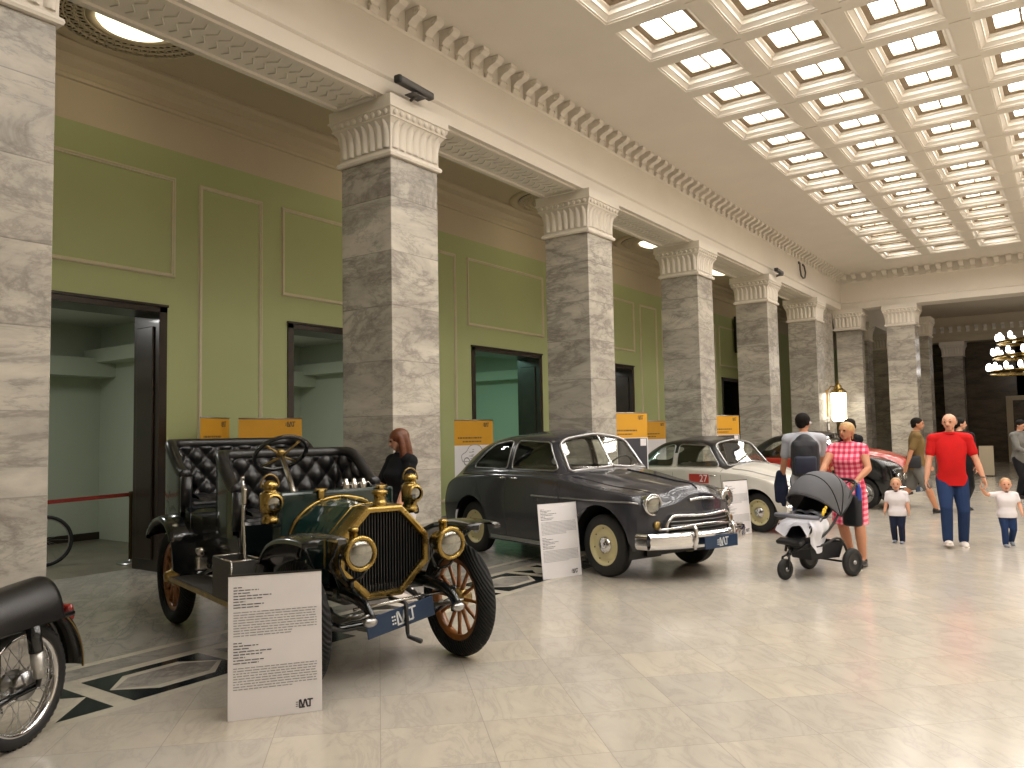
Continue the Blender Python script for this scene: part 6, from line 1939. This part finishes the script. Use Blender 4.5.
# storage basket
b = MB()
pts = [(.22, .17, .38), (-.30, .22, .38), (-.30, -.22, .38), (.22, -.17, .38)]; low = [(.14, .13, .20), (-.26, .18, .20), (-.26, -.18, .20), (.14, -.13, .20)]
b.add(pts + low, [(0, 1, 5, 4), (1, 2, 6, 5), (2, 3, 7, 6), (3, 0, 4, 7), (4, 5, 6, 7)], 0, False)
b.build('basket', M['nylon_black'], t)
# seat tub
s = MB().grid(lambda a, b: ((.26 - .62 * a), (.21 + .03 * a) * cos(pi * b) , .42 + .12 * a + .38 * a * a + .16 * (1 - sin(pi * b)) * (1 - .4 * a)), 14, 16)
s.build('seat', M['nylon_black'], t)
MB().box((.32, 0, .40), (.10, .34, .05), rotm(0, .4, 0), bev=.02).build('footrest', M['black_metal'], t)
# hood: ribs fan out from the side pivots
def hood(a, b):
    th = radians(30) + radians(112) * a; R_ = .45
    y = .27 * cos(pi * b) * (1 + .04 * sin(pi * b))
    k = sin(pi * b) ** .55
    return (-.22 + R_ * cos(th) * k * 1.0 + .02, y, .66 + R_ * sin(th) * k * 1.10 + .0)
h = MB().grid(hood, 18, 22)
ho = h.build('hood', M['canopy'], t)
md = ho.modifiers.new('thick', 'SOLIDIFY'); md.thickness = .012
MB().grid(lambda a, b: tuple(Vector(hood(a, b)) * .965 + Vector((-.008, 0, .022))), 14, 18).build('hood_lining', M['nylon_black'], ho)
rb = MB()
for a in (0, .34, .67, 1): rb.tube([hood(a, b) for b in np.linspace(0, 1, 23)], .008, 6)
rb.build('hood_piping', M['black_metal'], ho)
MB().tube([(.12, -.22, .66), (.30, -.2, .68), (.33, 0, .685), (.30, .2, .68), (.12, .22, .66)], .024, 10).build('bumper_bar', M['quilt'], t)
MB().ell((.06, .255, .74), (.03, .012, .03)).ell((.04, .26, .77), (.02, .012, .02)).ell((.09, .26, .71), (.02, .012, .03)).build('yellow_toy', pm('yellow_plastic', (.75, .50, .03), .4), t)
# blanket hanging over the front
def bl(a, b):
    x = -.10 + .46 * a; y = -.22 + .44 * b
    z = .655 - .04 * a - .24 * max(0, a - .55) ** 1.3 * (1.2 + .8 * sin(b * 7)) + .012 * sin(b * 19 + a * 5) + .02 * sin(a * 9)
    if a > .6: x -= (a - .6) * .15
    return (x, y, z)
bm_ = MB().grid(bl, 24, 28)
bm_.grid(lambda a, b: ((-.02 + .30 * a) * (1 - .25 * b) + .03 * b, .215 + .035 * sin(pi * min(1, b * 1.6)) * (1 - .3 * b) + .012 * sin(a * 14 + b * 3), .648 - .02 * a - (.14 + .22 * sin(pi * (a * .7 + .15))) * b), 18, 14)
o = bm_.build('baby_blanket', M['blanket'], None)
o.parent = None; o.location = STR.location; o.rotation_euler = STR.rotation_euler
o.location.z += .0
tag(o, 'white blanket spread over the front of the stroller seat', 'blanket')
q = MB().grid(lambda a, b: (-.06 + .16 * a, -.21 + .42 * b, .70 + .02 * sin(b * 14) * sin(a * 6) + .015 * sin(pi * b)), 10, 24)
o = q.build('patterned_cloth', None or marble_mat('grey_patterned_cloth', (.42, .43, .48), (.16, .165, .2), (.05, .05, .07), 0, .9, 16), None)
o.location = STR.location; o.rotation_euler = STR.rotation_euler
tag(o, 'grey patterned cloth under the hood of the stroller', 'cloth')
# bag hanging from the handle
hb = empty('changing_bag', STR.matrix_basis @ Vector((-.60, .12, .54)), STR.rotation_euler[2], 'black bag with a blue bottle hanging from the stroller handle', 'bag')
MB().box((0, 0, .15), (.12, .22, .36), bev=.04, smooth=True).build('bag_body', M['nylon_black'], hb)
MB().tube([(0, -.1, .32), (.02, -.09, .44), (.03, 0, .485), (.02, .09, .44), (0, .1, .32)], .010, 6).build('strap', M['nylon_black'], hb)
MB().lathe([(.03, 0), (.034, .02), (.034, .13), (.02, .16), (.02, .19), (0, .19)], (.0, .09, .27), n=16).build('bottle', pm('blue_bottle', (.02, .06, .32), .3), hb)
# backpack
B_ = empty('backpack', bk_.matrix_basis @ Vector((-.175, 0, 1.02)), bk_.rotation_euler[2], 'black and navy backpack on the back of the young man', 'backpack')
pk = MB().ell((0, 0, .24), (.14, .19, .31)).box((-.01, 0, .22), (.22, .36, .50), bev=.08, smooth=True)
blob(pk, 'main_bag', M['nylon_black'], B_, .012, 3)
pk = MB().box((-.135, 0, .13), (.07, .28, .24), bev=.03, smooth=True); pk.build('front_pocket', M['nylon_navy'], B_)
s = MB()
for sd in (-1, 1): s.tube([(.07, sd * .11, .45), (.16, sd * .125, .515), (.28, sd * .13, .46), (.31, sd * .14, .30), (.26, sd * .17, .12), (.08, sd * .15, .0)], .024, 8, ell=(.4, 1))
s.build('shoulder_straps', M['nylon_navy'], B_)
MB().tube([(.03, -.05, .49), (0, -.04, .53), (0, .04, .53), (.03, .05, .49)], .010, 6).build('grab_handle', M['c_white'], B_)
# jacket over the arm
J = blob(limb(limb(MB(), [(0, 0, .07), (.02, .02, -.10), (.0, .03, -.30)], [.05, .065, .045]), [(.02, -.05, .05), (-.02, -.06, -.15), (.02, -.04, -.36)], [.035, .05, .035]), 'jacket', M['c_navy'], None, .012, 3)
J.location = bk_.matrix_basis @ (BJ['WL'] + Vector((-.03, .03, .0))); J.rotation_euler = bk_.rotation_euler
tag(J, 'dark navy jacket hung over the forearm of the young man', 'jacket')
# shoulder bag of the passer-by
G = empty('shoulder_bag', tan_.matrix_basis @ Vector((-.05, -.20, .86)), tan_.rotation_euler[2], 'black shoulder bag at the hip of the man in tan shirt', 'bag')
MB().box((0, 0, .12), (.26, .10, .24), bev=.04, smooth=True).build('bag_body', M['nylon_black'], G)
MB().tube([(-.1, .02, .22), (-.06, .06, .42), (.0, .12, .60), (.06, .26, .62)], .014, 6, ell=(.4, 1)).build('strap', M['nylon_black'], G)
# white paper in the hands of the young woman
o = MB().box((0, 0, 0), (.002, .20, .28)).build('leaflet', M['paper'], None)
o.location = girl.matrix_basis @ (GJ['WL'] + Vector((.06, -.08, .03))); o.rotation_euler = (.2, 1.0, girl.rotation_euler[2]); o.location.z += .02
tag(o, 'white leaflet held by the auburn-haired young woman', 'paper')
# ================================================================ CAMERA AND LIGHT
cam = bpy.data.cameras.new('camera'); co_ = bpy.data.objects.new('camera', cam); COL.objects.link(co_)
cam.sensor_fit = 'HORIZONTAL'; cam.sensor_width = 36.0; cam.lens = 798.82 / 1024 * 36; cam.clip_start = .05; cam.clip_end = 200
_yaw, _pit, _rol = radians(35.444), radians(3.621), radians(-1.0534)
_fw = Vector((-sin(_yaw) * cos(_pit), cos(_yaw) * cos(_pit), sin(_pit)))
_r = Vector((cos(_yaw), sin(_yaw), 0)); _u = _r.cross(_fw)
_r2 = _r * cos(_rol) + _u * sin(_rol); _u2 = -_r * sin(_rol) + _u * cos(_rol)
co_.matrix_world = Matrix(((_r2.x, _u2.x, -_fw.x, 0), (_r2.y, _u2.y, -_fw.y, 0), (_r2.z, _u2.z, -_fw.z, 1.63), (0, 0, 0, 1)))
SC.camera = co_
wd = bpy.data.worlds.new('world'); SC.world = wd; wd.use_nodes = True
wd.node_tree.nodes['Background'].inputs[0].default_value = (.9, .85, .75, 1)
wd.node_tree.nodes['Background'].inputs[1].default_value = .02
vs_ = SC.view_settings
vs_.view_transform = 'Standard'; vs_.look = 'None'; vs_.gamma = 1.0; vs_.use_curve_mapping = False; vs_.exposure = 0.0
SC.cycles.use_denoising = True
SC.cycles.max_bounces = 8; SC.cycles.diffuse_bounces = 4; SC.cycles.glossy_bounces = 4; SC.cycles.transparent_max_bounces = 12
SC.cycles.caustics_reflective = False; SC.cycles.caustics_refractive = False
SC.cycles.sample_clamp_indirect = 6.0
